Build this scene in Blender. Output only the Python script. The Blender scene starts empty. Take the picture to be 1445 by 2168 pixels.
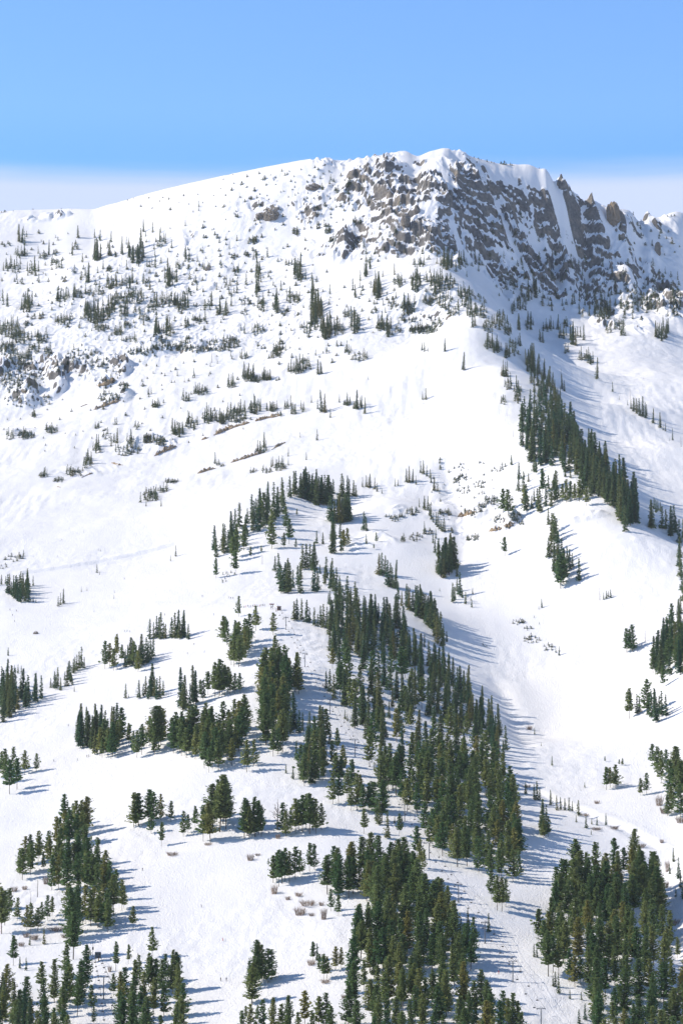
import bpy, bmesh, math, random
import numpy as np
from mathutils import Vector, Matrix

R = random.Random(7)
NR = np.random.RandomState(11)
scene = bpy.context.scene
COL = scene.collection

# ------------------------------------------------------------------ camera
F = 5488.0                       # focal length in photograph pixels (1445 x 2168)
CU, CV = 722.5, 1084.0
PITCH = math.atan((1750.0 - CV) / F)
cp, sp = math.cos(PITCH), math.sin(PITCH)

def ray(u, v):
    """photograph pixel -> (x/y, z/y) of the viewing ray"""
    a = (u - CU) / F
    b = (CV - v) / F
    dy = cp - b * sp
    return a / dy, (sp + b * cp) / dy

cam_d = bpy.data.cameras.new('camera')
cam_d.sensor_fit = 'HORIZONTAL'
cam_d.sensor_width = 36.0
cam_d.lens = 36.0 * F / 1445.0
cam_d.clip_start = 1.0
cam_d.clip_end = 30000.0
cam = bpy.data.objects.new('camera', cam_d)
cam.rotation_euler = (math.pi / 2 + PITCH, 0, 0)
COL.objects.link(cam)
scene.camera = cam

# ------------------------------------------------------------------ noise
def _hash(ix, iy, seed):
    h = (ix.astype(np.int64) * 374761393 + iy.astype(np.int64) * 668265263 + seed * 1274126177) & 0xFFFFFFFF
    h = ((h ^ (h >> 13)) * 1274126177) & 0xFFFFFFFF
    return ((h ^ (h >> 16)) & 0xFFFF).astype(np.float32) / 65535.0

def pn(x, y, seed=0):
    """gradient noise, about -1..1"""
    ix = np.floor(x); iy = np.floor(y)
    fx = (x - ix).astype(np.float32); fy = (y - iy).astype(np.float32)
    ux = fx * fx * fx * (fx * (fx * 6 - 15) + 10)
    uy = fy * fy * fy * (fy * (fy * 6 - 15) + 10)
    def g(dx, dy):
        a = _hash(ix + dx, iy + dy, seed) * (2 * math.pi)
        return np.cos(a) * (fx - dx) + np.sin(a) * (fy - dy)
    a = g(0, 0); b = g(1, 0); c = g(0, 1); d = g(1, 1)
    return ((a + (b - a) * ux) * (1 - uy) + (c + (d - c) * ux) * uy) * 1.5

def sstep(a, b, x):
    t = np.clip((x - a) / (b - a), 0, 1)
    return t * t * (3 - 2 * t)

# ------------------------------------------------------------------ terrain control points: pixel u, v and distance
CTRL = []
def row(s):
    for t in s.split():
        u, v, d = (float(q) for q in t.split(','))
        CTRL.append((u, v, d))
SKY = '''-160,450,2560 0,447,2480 60,444,2470 130,441,2460 190,443,2430 250,428,2400 330,404,2370 450,376,2340 560,353,2310 640,338,2280 690,333,2265 722,340,2268
 760,334,2262 820,324,2262 858,318,2258 886,331,2266 912,319,2256 945,313,2250 975,318,2250 1005,334,2250 1060,346,2255 1130,348,2262 1180,376,2272 1230,416,2298
 1260,427,2312 1300,440,2345 1340,452,2380 1380,459,2420 1445,450,2490 1600,440,2540'''
row(SKY)
N_SKY = len(CTRL)
row('''0,560,2270 180,560,2225 360,560,2190 540,560,2150 720,560,2100 650,440,2205 480,450,2230 250,490,2320
 850,400,2180 790,470,2150 850,540,2085 930,540,2065 930,430,2150 1000,430,2180 960,560,2040''')
row('''-160,720,2110 0,720,2080 180,720,2055 360,720,2030 540,720,2000 720,720,1945 900,700,1930 960,680,1905''')
row('''0,860,1978 120,860,1960 180,860,1930 360,860,1895 540,860,1860 640,860,1838 720,860,1815 900,860,1785''')
row('''-160,1000,1800 0,1000,1782 180,1000,1770 360,1000,1745 540,1000,1710 620,1000,1682 720,1000,1678 900,1000,1650 1060,1000,1612''')
row('''-160,1150,1610 0,1150,1600 180,1150,1590 360,1150,1568 460,1160,1528 560,1130,1530 600,1170,1480 720,1150,1512 850,1150,1500 960,1150,1525 1080,1150,1482 1200,1150,1440''')
row('''540,1090,1575 620,1050,1615 700,1080,1605 830,1060,1590 940,1060,1615 1050,1080,1550 1160,1090,1500''')
row('''-160,1290,1455 0,1290,1450 180,1290,1430 360,1290,1398 480,1290,1355 600,1290,1318 720,1290,1335 850,1290,1358 950,1270,1420 1080,1290,1395 1260,1290,1360 1445,1290,1320 1600,1290,1290''')
row('''0,1430,1300 180,1430,1288 360,1430,1248 480,1430,1215 600,1430,1190 720,1430,1200 850,1430,1225 1000,1430,1295 1060,1430,1310 1200,1430,1295 1330,1430,1262 1445,1430,1205 1600,1430,1180''')
row('''-160,1560,1200 0,1560,1190 180,1560,1168 360,1560,1122 480,1560,1102 600,1560,1090 720,1560,1092 850,1560,1112 1000,1560,1160 1080,1560,1200 1140,1575,1216 1250,1560,1192 1445,1560,1120''')
row('''-160,1700,1080 0,1700,1070 180,1700,1052 360,1700,1020 480,1700,1008 600,1700,1000 720,1700,998 850,1700,1000 1000,1700,1012 1080,1700,1038 1130,1700,1052 1250,1700,1040 1445,1700,1022 1600,1700,1010''')
row('''0,1850,962 180,1850,950 360,1850,932 540,1850,920 720,1850,905 900,1850,902 1080,1850,926 1200,1850,918 1300,1850,912 1400,1850,955 1445,1850,945''')
row('''-160,2000,875 0,2000,870 180,2000,860 360,2000,850 540,2000,840 720,2000,825 900,2000,822 1080,2000,828 1250,2000,820 1400,2000,858 1445,2000,848 1600,2000,838''')
row('''-160,2168,795 0,2168,790 360,2168,775 720,2168,752 1080,2168,750 1445,2168,765 1600,2168,765''')
# the long spur that divides the open face from the shaded gully, and the bowl beyond it
row('''970,600,1975 1002,650,1915 1020,700,1865 1060,780,1785 1098,860,1705 1150,920,1640 1230,985,1570 1300,1060,1492 1345,1130,1432''')
row('''1035,560,2145 1075,640,2112 1115,700,2058 1160,780,1978 1200,850,1838 1270,930,1706 1340,990,1630 1390,1060,1566 1445,1115,1502 1445,1160,1460 1600,1150,1470''')
row('''1100,450,2228 1100,540,2180 1200,450,2270 1250,500,2278 1230,600,2232 1200,560,2225 1200,680,2115 1300,640,2185 1300,740,2024 1300,560,2240 1340,560,2258 1400,600,2245 1400,700,2085 1445,540,2330 1445,800,1928 1445,640,2195 1600,640,2300 1600,820,2010
 1350,860,1796 1445,950,1674 1600,980,1700''')

P = []
for (u, v, d) in CTRL:
    s, t = ray(u, v)
    P.append((s * d, d, t * d))
for (u, v, d) in CTRL[:N_SKY]:           # the land falls away behind the skyline
    s, t = ray(u, v)
    P.append((s * (d + 110), d + 110, t * d - 55))
    P.append((s * (d + 420), d + 420, t * d - 270))
    P.append((s * (d + 900), d + 900, t * d - 520))
for s in (-.22, -.1, 0, .1, .22):         # foreground valley floor, below the frame
    for d, z in ((640, -78), (450, -100), (200, -112), (40, -116)):
        P.append((s * d, d, z))
P = np.array(P, np.float64)
C0 = 18.0
def kern(r2):
    return np.sqrt(r2 + C0 * C0)
_sub = P
n = len(_sub)
d2 = ((_sub[:, None, :2] - _sub[None, :, :2]) ** 2).sum(-1)
A = np.zeros((n + 3, n + 3))
A[:n, :n] = kern(d2)
A[:n, n] = 1; A[:n, n + 1] = _sub[:, 0] / 1000; A[:n, n + 2] = _sub[:, 1] / 1000
A[n:, :n] = A[:n, n:].T
W = np.linalg.solve(A, np.concatenate([_sub[:, 2], [0, 0, 0]]))

def base_height(x, y):
    """x, y 1-D float arrays"""
    out = np.empty(len(x), np.float32)
    px = _sub[:, 0].astype(np.float32); py = _sub[:, 1].astype(np.float32); w = W[:n].astype(np.float32)
    for i in range(0, len(x), 40000):
        xx = x[i:i + 40000].astype(np.float32); yy = y[i:i + 40000].astype(np.float32)
        q = (xx[:, None] - px) ** 2
        q += (yy[:, None] - py) ** 2
        q += np.float32(C0 * C0)
        np.sqrt(q, out=q)
        out[i:i + 40000] = q @ w + W[n] + W[n + 1] * xx / 1000 + W[n + 2] * yy / 1000
    return out

# fan of columns (constant bearing) and rows (constant distance)
S = np.concatenate([np.linspace(-.24, -.138, 46)[:-1], np.linspace(-.138, .138, 860), np.linspace(.138, .24, 46)[1:]])
Y = np.concatenate([np.linspace(40, 700, 34)[:-1], np.arange(700, 1250, 1.25), np.arange(1250, 1900, 1.15),
                    np.arange(1900, 2360, .74), np.arange(2360, 2520, 1.3), np.geomspace(2520, 3600, 40)])
NX, NY = len(S), len(Y)
GX = (S[None, :] * Y[:, None])
GY = np.repeat(Y[:, None], NX, 1)
GZ = base_height(GX.ravel(), GY.ravel()).reshape(NY, NX).astype(np.float64)
def blur(G, a, axis):
    k = 2 * a + 1
    Gp = np.concatenate([np.repeat(np.take(G, [0], axis), a + 1, axis), G, np.repeat(np.take(G, [-1], axis), a, axis)], axis)
    c = np.cumsum(Gp, axis)
    n_ = G.shape[axis]
    return (np.take(c, np.arange(k, k + n_), axis) - np.take(c, np.arange(0, n_), axis)) / k
_sm = GZ
for _ in range(2):
    _sm = blur(blur(_sm, 11, 0), 32, 1)
_w = (1 - sstep(1330, 1450, GY)) * sstep(700, 730, GY)
GZ = GZ * (1 - _w) + _sm * _w                # no creases in the lower slopes
BASE = GZ.copy()

def grid_at(G, s, y):
    i = np.clip(np.interp(s, S, np.arange(NX)), 0, NX - 1.001)
    j = np.clip(np.interp(y, Y, np.arange(NY)), 0, NY - 1.001)
    i0 = np.floor(i).astype(int); j0 = np.floor(j).astype(int)
    a = i - i0; b = j - j0
    return (G[j0, i0] * (1 - a) + G[j0, i0 + 1] * a) * (1 - b) + (G[j0 + 1, i0] * (1 - a) + G[j0 + 1, i0 + 1] * a) * b

def hit(u, v, G=None):
    """first point of the ground met by the ray through a photograph pixel"""
    G = GZ if G is None else G
    s, t = ray(u, v)
    i = float(np.clip(np.interp(s, S, np.arange(NX)), 0, NX - 1.001))
    i0 = int(i); a = i - i0
    col = G[:, i0] * (1 - a) + G[:, i0 + 1] * a
    k = col / Y - t
    w = np.nonzero(k[34:] >= 0)[0]
    if len(w) == 0:
        j = int(np.argmax((col / Y)[34:])) + 34
        return (s * Y[j], Y[j], col[j])
    j = int(w[0]) + 34
    q = 0 if k[j] == k[j - 1] else (0 - k[j - 1]) / (k[j] - k[j - 1])
    y = Y[j - 1] + (Y[j] - Y[j - 1]) * min(max(q, 0), 1)
    return (s * y, y, t * y)

# ------------------------------------------------------------------ cliffs: where bare rock breaks the snow (pixel ellipses, projected on the land)
CLIFFS = '''1270,640,35,30,.9 1230,650,30,20,.8 1180,600,40,25,.9 1140,590,35,25,.9 1100,590,40,25,.8 545,432,60,12,.35 480,440,50,10,.3 612,402,30,14,.45 590,376,30,8,.4 650,350,30,10,.45 1360,600,45,40,.6 1330,650,40,30,.45 1400,640,40,40,.5 1380,570,30,30,.6 720,338,30,9,.55 800,332,50,10,.4 888,330,14,9,.6 1000,338,40,8,.4 1100,350,40,8,.35 1212,408,40,14,.8 1380,460,60,9,.5 850,440,50,40,1 1000,430,50,30,1 1040,470,40,30,.9 1290,520,50,35,1 1370,640,30,25,.6 1320,540,35,30,.9
 700,342,60,10,.5 640,372,45,18,.55 790,370,70,26,1 830,410,60,35,1 760,410,60,30,.7 690,420,60,30,.55 640,420,45,25,.5 660,450,40,20,.5
 890,400,40,45,1 920,420,45,45,1 960,440,40,40,.8 760,500,55,40,.9 730,540,40,18,.6 800,530,45,25,.9 870,510,60,35,1 920,520,45,35,1 950,545,30,25,.9 990,500,30,45,.8
 960,360,55,20,.7 1010,390,60,30,1 1060,420,60,35,1 1110,400,60,35,1 1150,380,45,30,1 1160,430,55,35,1 1080,460,50,30,1 1180,470,60,40,1 1215,440,45,40,1 1255,460,45,40,1
 1020,500,35,45,1 1040,540,35,30,.9 1085,500,40,30,.9 1120,530,50,40,1 1165,540,50,45,1 1215,560,60,45,1 1230,530,50,40,1 1250,600,55,35,1 1200,590,45,30,.9 1300,560,50,45,1 1330,610,40,40,.8
 1290,610,45,30,.9 1170,620,22,16,.6 1275,670,30,25,.6 1345,680,30,30,.5 1430,620,45,50,.8 1415,660,35,30,.7 1390,545,25,16,.6 1300,460,25,20,.8 1340,470,25,12,.6 1430,470,40,30,.35 1425,540,30,18,.5
 1040,590,40,14,.5 1070,620,20,14,.5 1060,570,30,30,.5
 410,500,26,18,.7 570,450,25,12,.5 540,480,20,14,.4 640,520,25,14,.4 700,520,40,20,.5 90,446,45,6,.5 120,446,30,5,.5 440,610,16,8,.3 150,570,14,8,.35 475,575,20,8,.35
 30,790,45,40,.8 80,800,55,45,.9 60,840,50,25,.7 110,820,30,25,.8 165,760,45,25,.8 200,780,50,30,.9 240,790,35,25,.8 220,810,30,14,.7 340,735,60,16,.45 420,740,50,14,.45
 20,740,30,20,.5 290,945,50,14,.35 340,935,40,14,.35 240,845,40,14,.35 640,640,20,40,.15 900,680,60,20,.3 950,660,40,30,.35 870,640,50,20,.25 820,690,30,14,.25
 950,1060,40,20,.2 1010,1090,40,12,.25 1060,1115,40,14,.4 880,1085,60,14,.25 770,1150,70,20,.25 1230,1095,60,10,.2 180,1000,80,12,.12 55,915,40,10,.3'''
M = np.zeros_like(GZ)
for t in CLIFFS.split():
    u, v, ru, rv, k = (float(q) for q in t.split(','))
    x, y, z = hit(u, v, BASE)
    ya = hit(u, v + rv, BASE)[1]; yb = hit(u, v - rv, BASE)[1]
    ry = max(6.0, min(60.0, .5 * abs(yb - ya)))
    rx = ru * y / F
    q = ((GX - x) / rx) ** 2 + ((GY - y) / ry) ** 2
    M = np.maximum(M, k * (1 - sstep(.35, 1.5, q + .5 * 0)))
M *= 1 - sstep(2400, 2480, GY)

# ragged ribs and ledges
wx = GX + 9 * pn(GX / 40, GY / 40, 3); wy = GY + 9 * pn(GX / 40, GY / 40, 4)
def ridged(x, y, seed):
    return 1 - 2 * np.abs(pn(x, y, seed))
sl = GX * .5 + GY * .5                       # ribs run down and to one side
M *= 1 - .7 * sstep(.1, .45, pn((GX + .55 * GY) / 21, GY / 110, 28)) * sstep(40, 90, np.hypot(GX - 30, (GY - 2150) * .4))   # snow gullies between the ribs
M *= .45 + .55 * sstep(-.5, .2, pn(GX / 34, GY / 46, 26) + .5 * pn(GX / 13, GY / 15, 27) + .3 * (M > .9))
rib = (11.5 * ridged((wx + .25 * wy) / 56, wy / 110, 21) + 7.0 * ridged((wx + .3 * wy) / 27, wy / 54, 22) + 5.2 * ridged((wx + .2 * wy) / 13, wy / 24, 23)
       + 3.4 * ridged(wx / 6.6, wy / 10, 24) + 1.7 * pn(wx / 3.6, wy / 4.2, 25) + .8 * pn(GX / 2.1, GY / 2.2, 29)) - 6
GZ += rib * M
q = (GZ + 17 * pn(GX / 55, GY / 70, 31) + 8 * pn(GX / 20, GY / 22, 32) + .34 * GX) / 15.0
fl = np.floor(q); fr = q - fl
GZ += (fl + .3 * fr + .7 * sstep(.4, .85, fr) - q) * 15.0 * .6 * np.clip(M * 1.2 - .15, 0, 1)
q = (GZ + 6 * pn(GX / 13, GY / 15, 33) + 3 * pn(GX / 6, GY / 7, 34) - .45 * GX) / 5.2
fl = np.floor(q); fr = q - fl
GZ += (fl + .35 * fr + .65 * sstep(.4, .85, fr) - q) * 5.2 * .5 * np.clip(M * 1.2 - .2, 0, 1)

# rolling snow: drifts, runnels, bumps
up = sstep(1500, 2000, GY)
away = 1 - np.clip(M * 1.3, 0, 1)
near = sstep(300, 700, GY)
GZ += near * (1 - sstep(2240, 2300, GY) * .7) * ((1.6 + 1.2 * up) * pn(GX / 75, GY / 95, 41) + (.55 + .7 * up) * pn(GX / 28, GY / 36, 42)
       + (.16 + .34 * up) * pn(GX / 11, GY / 13, 43) + (.055 + .13 * up) * pn(GX / 5, GY / 5.5, 44)) * (.35 + .65 * away)
# hummocks where stunted trees hold the snow
def patch(u, v, ru, rv):
    x, y, z = hit(u, v, BASE)
    ry = max(8.0, .5 * abs(hit(u, v - rv, BASE)[1] - hit(u, v + rv, BASE)[1]))
    return np.exp(-(((GX - x) / (ru * y / F)) ** 2 + ((GY - y) / ry) ** 2))
hum = np.clip(patch(250, 640, 260, 110) + patch(880, 650, 110, 60) + patch(350, 730, 140, 25) + patch(600, 690, 110, 60) + patch(1010, 1080, 60, 50), 0, 1)
GZ += hum * (1.7 * pn(GX / 11, GY / 14, 51) + 1.1 * ridged(GX / 5.5, GY / 7, 52))
mog = np.clip(patch(655, 1370, 45, 60) + patch(120, 1420, 50, 60) * .5 + patch(690, 1120, 40, 40) * .7 + patch(760, 1215, 60, 25) * .7 + patch(1300, 1180, 90, 50) * .4, 0, 1)
GZ += mog * .5 * pn(GX / 4.5, GY / 6, 53)
trk = np.clip(patch(820, 870, 150, 120) + patch(1330, 950, 130, 120) + .5 * patch(1250, 1180, 120, 60), 0, 1)
GZ += trk * (.2 * pn(GX / 3.2, GY / 5, 54) + .3 * pn(GX / 6, GY / 18, 55))
run = sstep(1560, 1700, GY) * (1 - np.clip(M * 2, 0, 1)) * sstep(-.2, .4, pn(GX / 90, GY / 120, 56))
GZ += run * (.45 * pn((GX + .1 * GY) / 8, GY / 46, 57) + .3 * pn((GX - .06 * GY) / 4, GY / 30, 58))
GZ += near * sstep(-.1, .5, pn(GX / 60, GY / 80, 59)) * (.17 * pn(GX / 3.4, GY / 6, 60) + .25 * pn(GX / 7.5, GY / 17, 64))

# bring the ridge line back to its true height after the cliffs have been carved
US = np.arange(-60, 1506, 5.0)
def skyline_v():
    out = []
    for u in US:
        i = np.clip(np.interp(ray(u, 400)[0], S, np.arange(NX)), 0, NX - 1.001); i0 = int(i); a = i - i0
        e = ((GZ[:, i0] * (1 - a) + GZ[:, i0 + 1] * a) / Y)[34:].max()
        out.append(CV - F * math.tan(math.atan(e) - PITCH))
    return np.array(out)
sk = np.array([tuple(map(float, t.split(',')))[:2] for t in SKY.split()])
for _ in range(2):
    err = skyline_v() - np.interp(US, sk[:, 0], sk[:, 1])          # + : too low
    err = np.convolve(np.pad(err, 2, mode='edge'), np.ones(5) / 5, 'valid')
    colu = np.array([CU + F * math.tan(math.atan(q)) / 1.0 for q in S]) 
    dz = np.interp(colu, US * 1.0, err)[None, :] * GY / F
    GZ += dz * sstep(2130, 2230, GY)
print('SKYLINE error px', np.abs(err).max().round(1), np.abs(err).mean().round(2))

# cut tracks and creek beds across the slopes (pixel polylines): width m, depth m
def groove(pts, width, depth, bank=0.0):
    w = [hit(u, v, BASE) for u, v in pts]
    box = [min(p[0] for p in w) - 4 * width, max(p[0] for p in w) + 4 * width, min(p[1] for p in w) - 4 * width, max(p[1] for p in w) + 4 * width]
    j0, j1 = np.searchsorted(Y, box[2]), np.searchsorted(Y, box[3])
    sl = slice(max(0, j0), min(NY, j1 + 1))
    best = np.full(GX[sl].shape, 1e9)
    for a, b in zip(w[:-1], w[1:]):
        ax, ay = a[0], a[1]; dx, dy = b[0] - ax, b[1] - ay
        k = np.clip(((GX[sl] - ax) * dx + (GY[sl] - ay) * dy) / (dx * dx + dy * dy + 1e-9), 0, 1)
        d = np.hypot(GX[sl] - ax - k * dx, GY[sl] - ay - k * dy)
        best = np.minimum(best, d)
    GZ[sl] += -depth * np.exp(-(best / width) ** 2) + bank * np.exp(-((best - 1.9 * width) / width) ** 2)
groove([(60, 1212), (150, 1200), (260, 1180), (370, 1155), (460, 1140)], 3.0, 1.1, .5)
groove([(945, 985), (965, 1040), (975, 1085), (985, 1130), (975, 1180)], 6, 2.6)
groove([(1050, 1440), (1085, 1530), (1115, 1580)], 5, 1.2, .3)
groove([(1110, 1665), (1160, 1690), (1250, 1725), (1330, 1760), (1390, 1800)], 2.4, .9, .25)
groove([(1395, 1830), (1408, 1880), (1412, 1930), (1430, 2000), (1440, 2080)], 6, 3.2, .8)
groove([(1140, 1140), (1190, 1142), (1260, 1150), (1330, 1140)], 2.2, .6, .3)
groove([(620, 1080), (660, 1092), (700, 1100)], 2, .5, .3)
groove([(885, 730), (905, 780), (900, 840)], 5, .9)

# rock where the land is too steep for snow
def grid_normals():
    dxu = np.gradient(GX, axis=1); dzu = np.gradient(GZ, axis=1)
    dxv = np.gradient(GX, axis=0); dyv = np.gradient(GY, axis=0); dzv = np.gradient(GZ, axis=0)
    zx = dzu / dxu
    zy = (dzv - zx * dxv) / dyv
    return zx, zy
zx, zy = grid_normals()
steep = np.hypot(zx, zy)
steep_n = steep + .8 * pn(GX / 2.8, GY / 3.0, 61) + .8 * pn(GX / 6.5, GY / 8, 62) + .7 * pn(GX / 26, GY / 26, 63)
ROCK = (sstep(1.75, 2.25, steep_n) * sstep(.12, .4, M)).astype(np.float32)

def make_ground():
    me = bpy.data.meshes.new('snowy_mountain')
    co = np.stack([GX, GY, GZ], -1).reshape(-1, 3).astype(np.float32)
    idx = np.arange(NX * NY, dtype=np.int32).reshape(NY, NX)
    q = np.stack([idx[:-1, :-1], idx[:-1, 1:], idx[1:, 1:], idx[1:, :-1]], -1).reshape(-1, 4)
    me.vertices.add(len(co)); me.vertices.foreach_set('co', co.ravel())
    me.loops.add(q.size); me.loops.foreach_set('vertex_index', q.ravel())
    me.polygons.add(len(q)); me.polygons.foreach_set('loop_start', np.arange(0, q.size, 4, dtype=np.int32))
    me.polygons.foreach_set('use_smooth', np.ones(len(q), bool))
    at = me.attributes.new('rock', 'FLOAT', 'POINT'); at.data.foreach_set('value', ROCK.ravel())
    me.update()
    return me

# ------------------------------------------------------------------ materials
def mat(name):
    m = bpy.data.materials.new(name); m.use_nodes = True
    nt = m.node_tree
    b = nt.nodes['Principled BSDF']
    return m, nt, b
def node(nt, kind, **kw):
    nd = nt.nodes.new(kind)
    for k, v in kw.items():
        if k in nd.inputs.keys(): nd.inputs[k].default_value = v
        else: setattr(nd, k, v)
    return nd

def ramp(nt, fac, stops):
    r = nt.nodes.new('ShaderNodeValToRGB')
    el = r.color_ramp.elements
    while len(el) < len(stops): el.new(.5)
    for e, (p, c) in zip(el, stops):
        e.position = p; e.color = (*c, 1) if len(c) == 3 else c
    nt.links.new(fac, r.inputs[0])
    return r.outputs[0]

def simple(name, col, rough=.7, vary=.15, scale=2.0, metal=0.0):
    m, nt, b = mat(name)
    tc = node(nt, 'ShaderNodeTexCoord')
    nz = node(nt, 'ShaderNodeTexNoise', Scale=scale, Detail=4.0)
    nt.links.new(tc.outputs['Object'], nz.inputs['Vector'])
    lo = tuple(c * (1 - vary) for c in col); hi = tuple(min(1, c * (1 + vary)) for c in col)
    nt.links.new(ramp(nt, nz.outputs['Fac'], [(.3, lo), (.7, hi)]), b.inputs['Base Color'])
    b.inputs['Roughness'].default_value = rough
    b.inputs['Metallic'].default_value = metal
    return m

def rock_colour(nt, vec):
    n1 = node(nt, 'ShaderNodeTexNoise', Scale=.06, Detail=6.0, Roughness=.65)
    n2 = node(nt, 'ShaderNodeTexNoise', Scale=.35, Detail=6.0, Roughness=.7)
    nt.links.new(vec, n1.inputs['Vector']); nt.links.new(vec, n2.inputs['Vector'])
    c1 = ramp(nt, n1.outputs['Fac'], [(.34, (.14, .138, .138)), (.5, (.205, .194, .178)), (.68, (.31, .265, .205))])
    c2 = ramp(nt, n2.outputs['Fac'], [(.3, (.35, .35, .36)), (.6, (1, 1, 1))])
    mx = node(nt, 'ShaderNodeMix', data_type='RGBA', blend_type='MULTIPLY')
    mx.inputs['Factor'].default_value = 1.0
    nt.links.new(c1, mx.inputs['A']); nt.links.new(c2, mx.inputs['B'])
    return mx.outputs['Result'], n2.outputs['Fac']

def snow_mountain_material():
    m, nt, b = mat('snow and rock')
    geo = node(nt, 'ShaderNodeNewGeometry')
    pos = geo.outputs['Position']
    rc, rfac = rock_colour(nt, pos)
    ns = node(nt, 'ShaderNodeTexNoise', Scale=.03, Detail=5.0)
    nt.links.new(pos, ns.inputs['Vector'])
    snow = ramp(nt, ns.outputs['Fac'], [(.3, (.865, .866, .868)), (.7, (.900, .898, .892))])
    at = node(nt, 'ShaderNodeAttribute', attribute_name='rock')
    nf = node(nt, 'ShaderNodeTexNoise', Scale=.5, Detail=5.0, Roughness=.7)
    nt.links.new(pos, nf.inputs['Vector'])
    ad = node(nt, 'ShaderNodeMath', operation='MULTIPLY_ADD'); ad.inputs[1].default_value = .9; ad.inputs[2].default_value = -.45
    nt.links.new(nf.outputs['Fac'], ad.inputs[0])
    sm = node(nt, 'ShaderNodeMath', operation='ADD')
    nt.links.new(at.outputs['Fac'], sm.inputs[0]); nt.links.new(ad.outputs[0], sm.inputs[1])
    mr = node(nt, 'ShaderNodeMapRange', interpolation_type='SMOOTHSTEP'); mr.inputs['From Min'].default_value = .38; mr.inputs['From Max'].default_value = .62
    nt.links.new(sm.outputs[0], mr.inputs['Value'])
    mx = node(nt, 'ShaderNodeMix', data_type='RGBA')
    nt.links.new(mr.outputs['Result'], mx.inputs['Factor'])
    nt.links.new(snow, mx.inputs['A']); nt.links.new(rc, mx.inputs['B'])
    nt.links.new(mx.outputs['Result'], b.inputs['Base Color'])
    b.inputs['Roughness'].default_value = .75
    b.inputs['Specular IOR Level'].default_value = .2
    # wind ripple, ski tracks, rough rock
    mp = node(nt, 'ShaderNodeMapping'); mp.inputs['Scale'].default_value = (1, .5, .6)
    nt.links.new(pos, mp.inputs['Vector'])
    nb = node(nt, 'ShaderNodeTexNoise', Scale=.75, Detail=6.0, Roughness=.68, Distortion=1.6)
    nt.links.new(mp.outputs[0], nb.inputs['Vector'])
    bm = node(nt, 'ShaderNodeBump', Strength=.35, Distance=.75)
    nt.links.new(nb.outputs['Fac'], bm.inputs['Height'])
    bs = node(nt, 'ShaderNodeMath', operation='MULTIPLY_ADD'); bs.inputs[1].default_value = .3; bs.inputs[2].default_value = .7
    nt.links.new(mr.outputs['Result'], bs.inputs[0]); nt.links.new(bs.outputs[0], bm.inputs['Strength'])
    nt.links.new(bm.outputs[0], b.inputs['Normal'])
    return m

def rock_material(name, tan=1.0):
    m, nt, b = mat(name)
    geo = node(nt, 'ShaderNodeNewGeometry')
    rc, rf = rock_colour(nt, geo.outputs['Position'])
    mx = node(nt, 'ShaderNodeMix', data_type='RGBA'); mx.inputs['Factor'].default_value = min(1, .55 * tan)
    nt.links.new(rc, mx.inputs['A']); mx.inputs['B'].default_value = (.36, .25, .13, 1)
    # snow lies on what faces up
    sx = node(nt, 'ShaderNodeSeparateXYZ'); nt.links.new(geo.outputs['Normal'], sx.inputs[0])
    mr = node(nt, 'ShaderNodeMapRange'); mr.inputs['From Min'].default_value = .66; mr.inputs['From Max'].default_value = .84
    nt.links.new(sx.outputs['Z'], mr.inputs['Value'])
    m2 = node(nt, 'ShaderNodeMix', data_type='RGBA'); nt.links.new(mr.outputs[0], m2.inputs['Factor'])
    nt.links.new(mx.outputs['Result'], m2.inputs['A']); m2.inputs['B'].default_value = (.87, .88, .89, 1)
    nt.links.new(m2.outputs['Result'], b.inputs['Base Color'])
    bp = node(nt, 'ShaderNodeBump', Strength=.8, Distance=.6); nt.links.new(rf, bp.inputs['Height']); nt.links.new(bp.outputs[0], b.inputs['Normal'])
    b.inputs['Roughness'].default_value = .9
    return m

def tag(o, label=None, cat=None, group=None, kind=None):
    if label: o['label'] = label
    if cat: o['category'] = cat
    if group: o['group'] = group
    if kind: o['kind'] = kind
    return o

def link(name, me, m=None, parent=None):
    o = bpy.data.objects.new(name, me)
    if m is not None:
        for q in (m if isinstance(m, (list, tuple)) else [m]):
            me.materials.append(q)
    COL.objects.link(o)
    if parent is not None: o.parent = parent
    return o

ground = link('snowy_mountain', make_ground(), snow_mountain_material())
tag(ground, 'snow covered mountain with grey cliffs under its summit ridge', None, None, 'structure')

# ------------------------------------------------------------------ light
SUN_EL, SUN_AZ = math.radians(38.5), math.radians(-3)     # azimuth: how far the sun stands to the viewer's side of due left
sd = Vector((-math.cos(SUN_EL) * math.cos(SUN_AZ), -math.cos(SUN_EL) * math.sin(SUN_AZ), math.sin(SUN_EL)))
sun_d = bpy.data.lights.new('sun', 'SUN'); sun_d.energy = 3.35; sun_d.angle = math.radians(.5); sun_d.color = (1.0, .905, .79)
sun = bpy.data.objects.new('sun', sun_d); sun.rotation_euler = sd.to_track_quat('Z', 'Y').to_euler(); COL.objects.link(sun)

world = bpy.data.worlds.new('World'); scene.world = world; world.use_nodes = True
wt = world.node_tree; bg = wt.nodes['Background']
sky = wt.nodes.new('ShaderNodeTexSky'); sky.sky_type = 'NISHITA'; sky.sun_disc = False
sky.sun_elevation = SUN_EL
sky.sun_rotation = math.atan2(sd.x, sd.y)
sky.altitude = 2400; sky.air_density = 1.0; sky.dust_density = .15; sky.ozone_density = 3.5
tc = wt.nodes.new('ShaderNodeTexCoord')
hs = wt.nodes.new('ShaderNodeHueSaturation'); hs.inputs['Saturation'].default_value = 1.1
hs.inputs['Value'].default_value = 1.22
wt.links.new(sky.outputs[0], hs.inputs['Color'])
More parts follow.
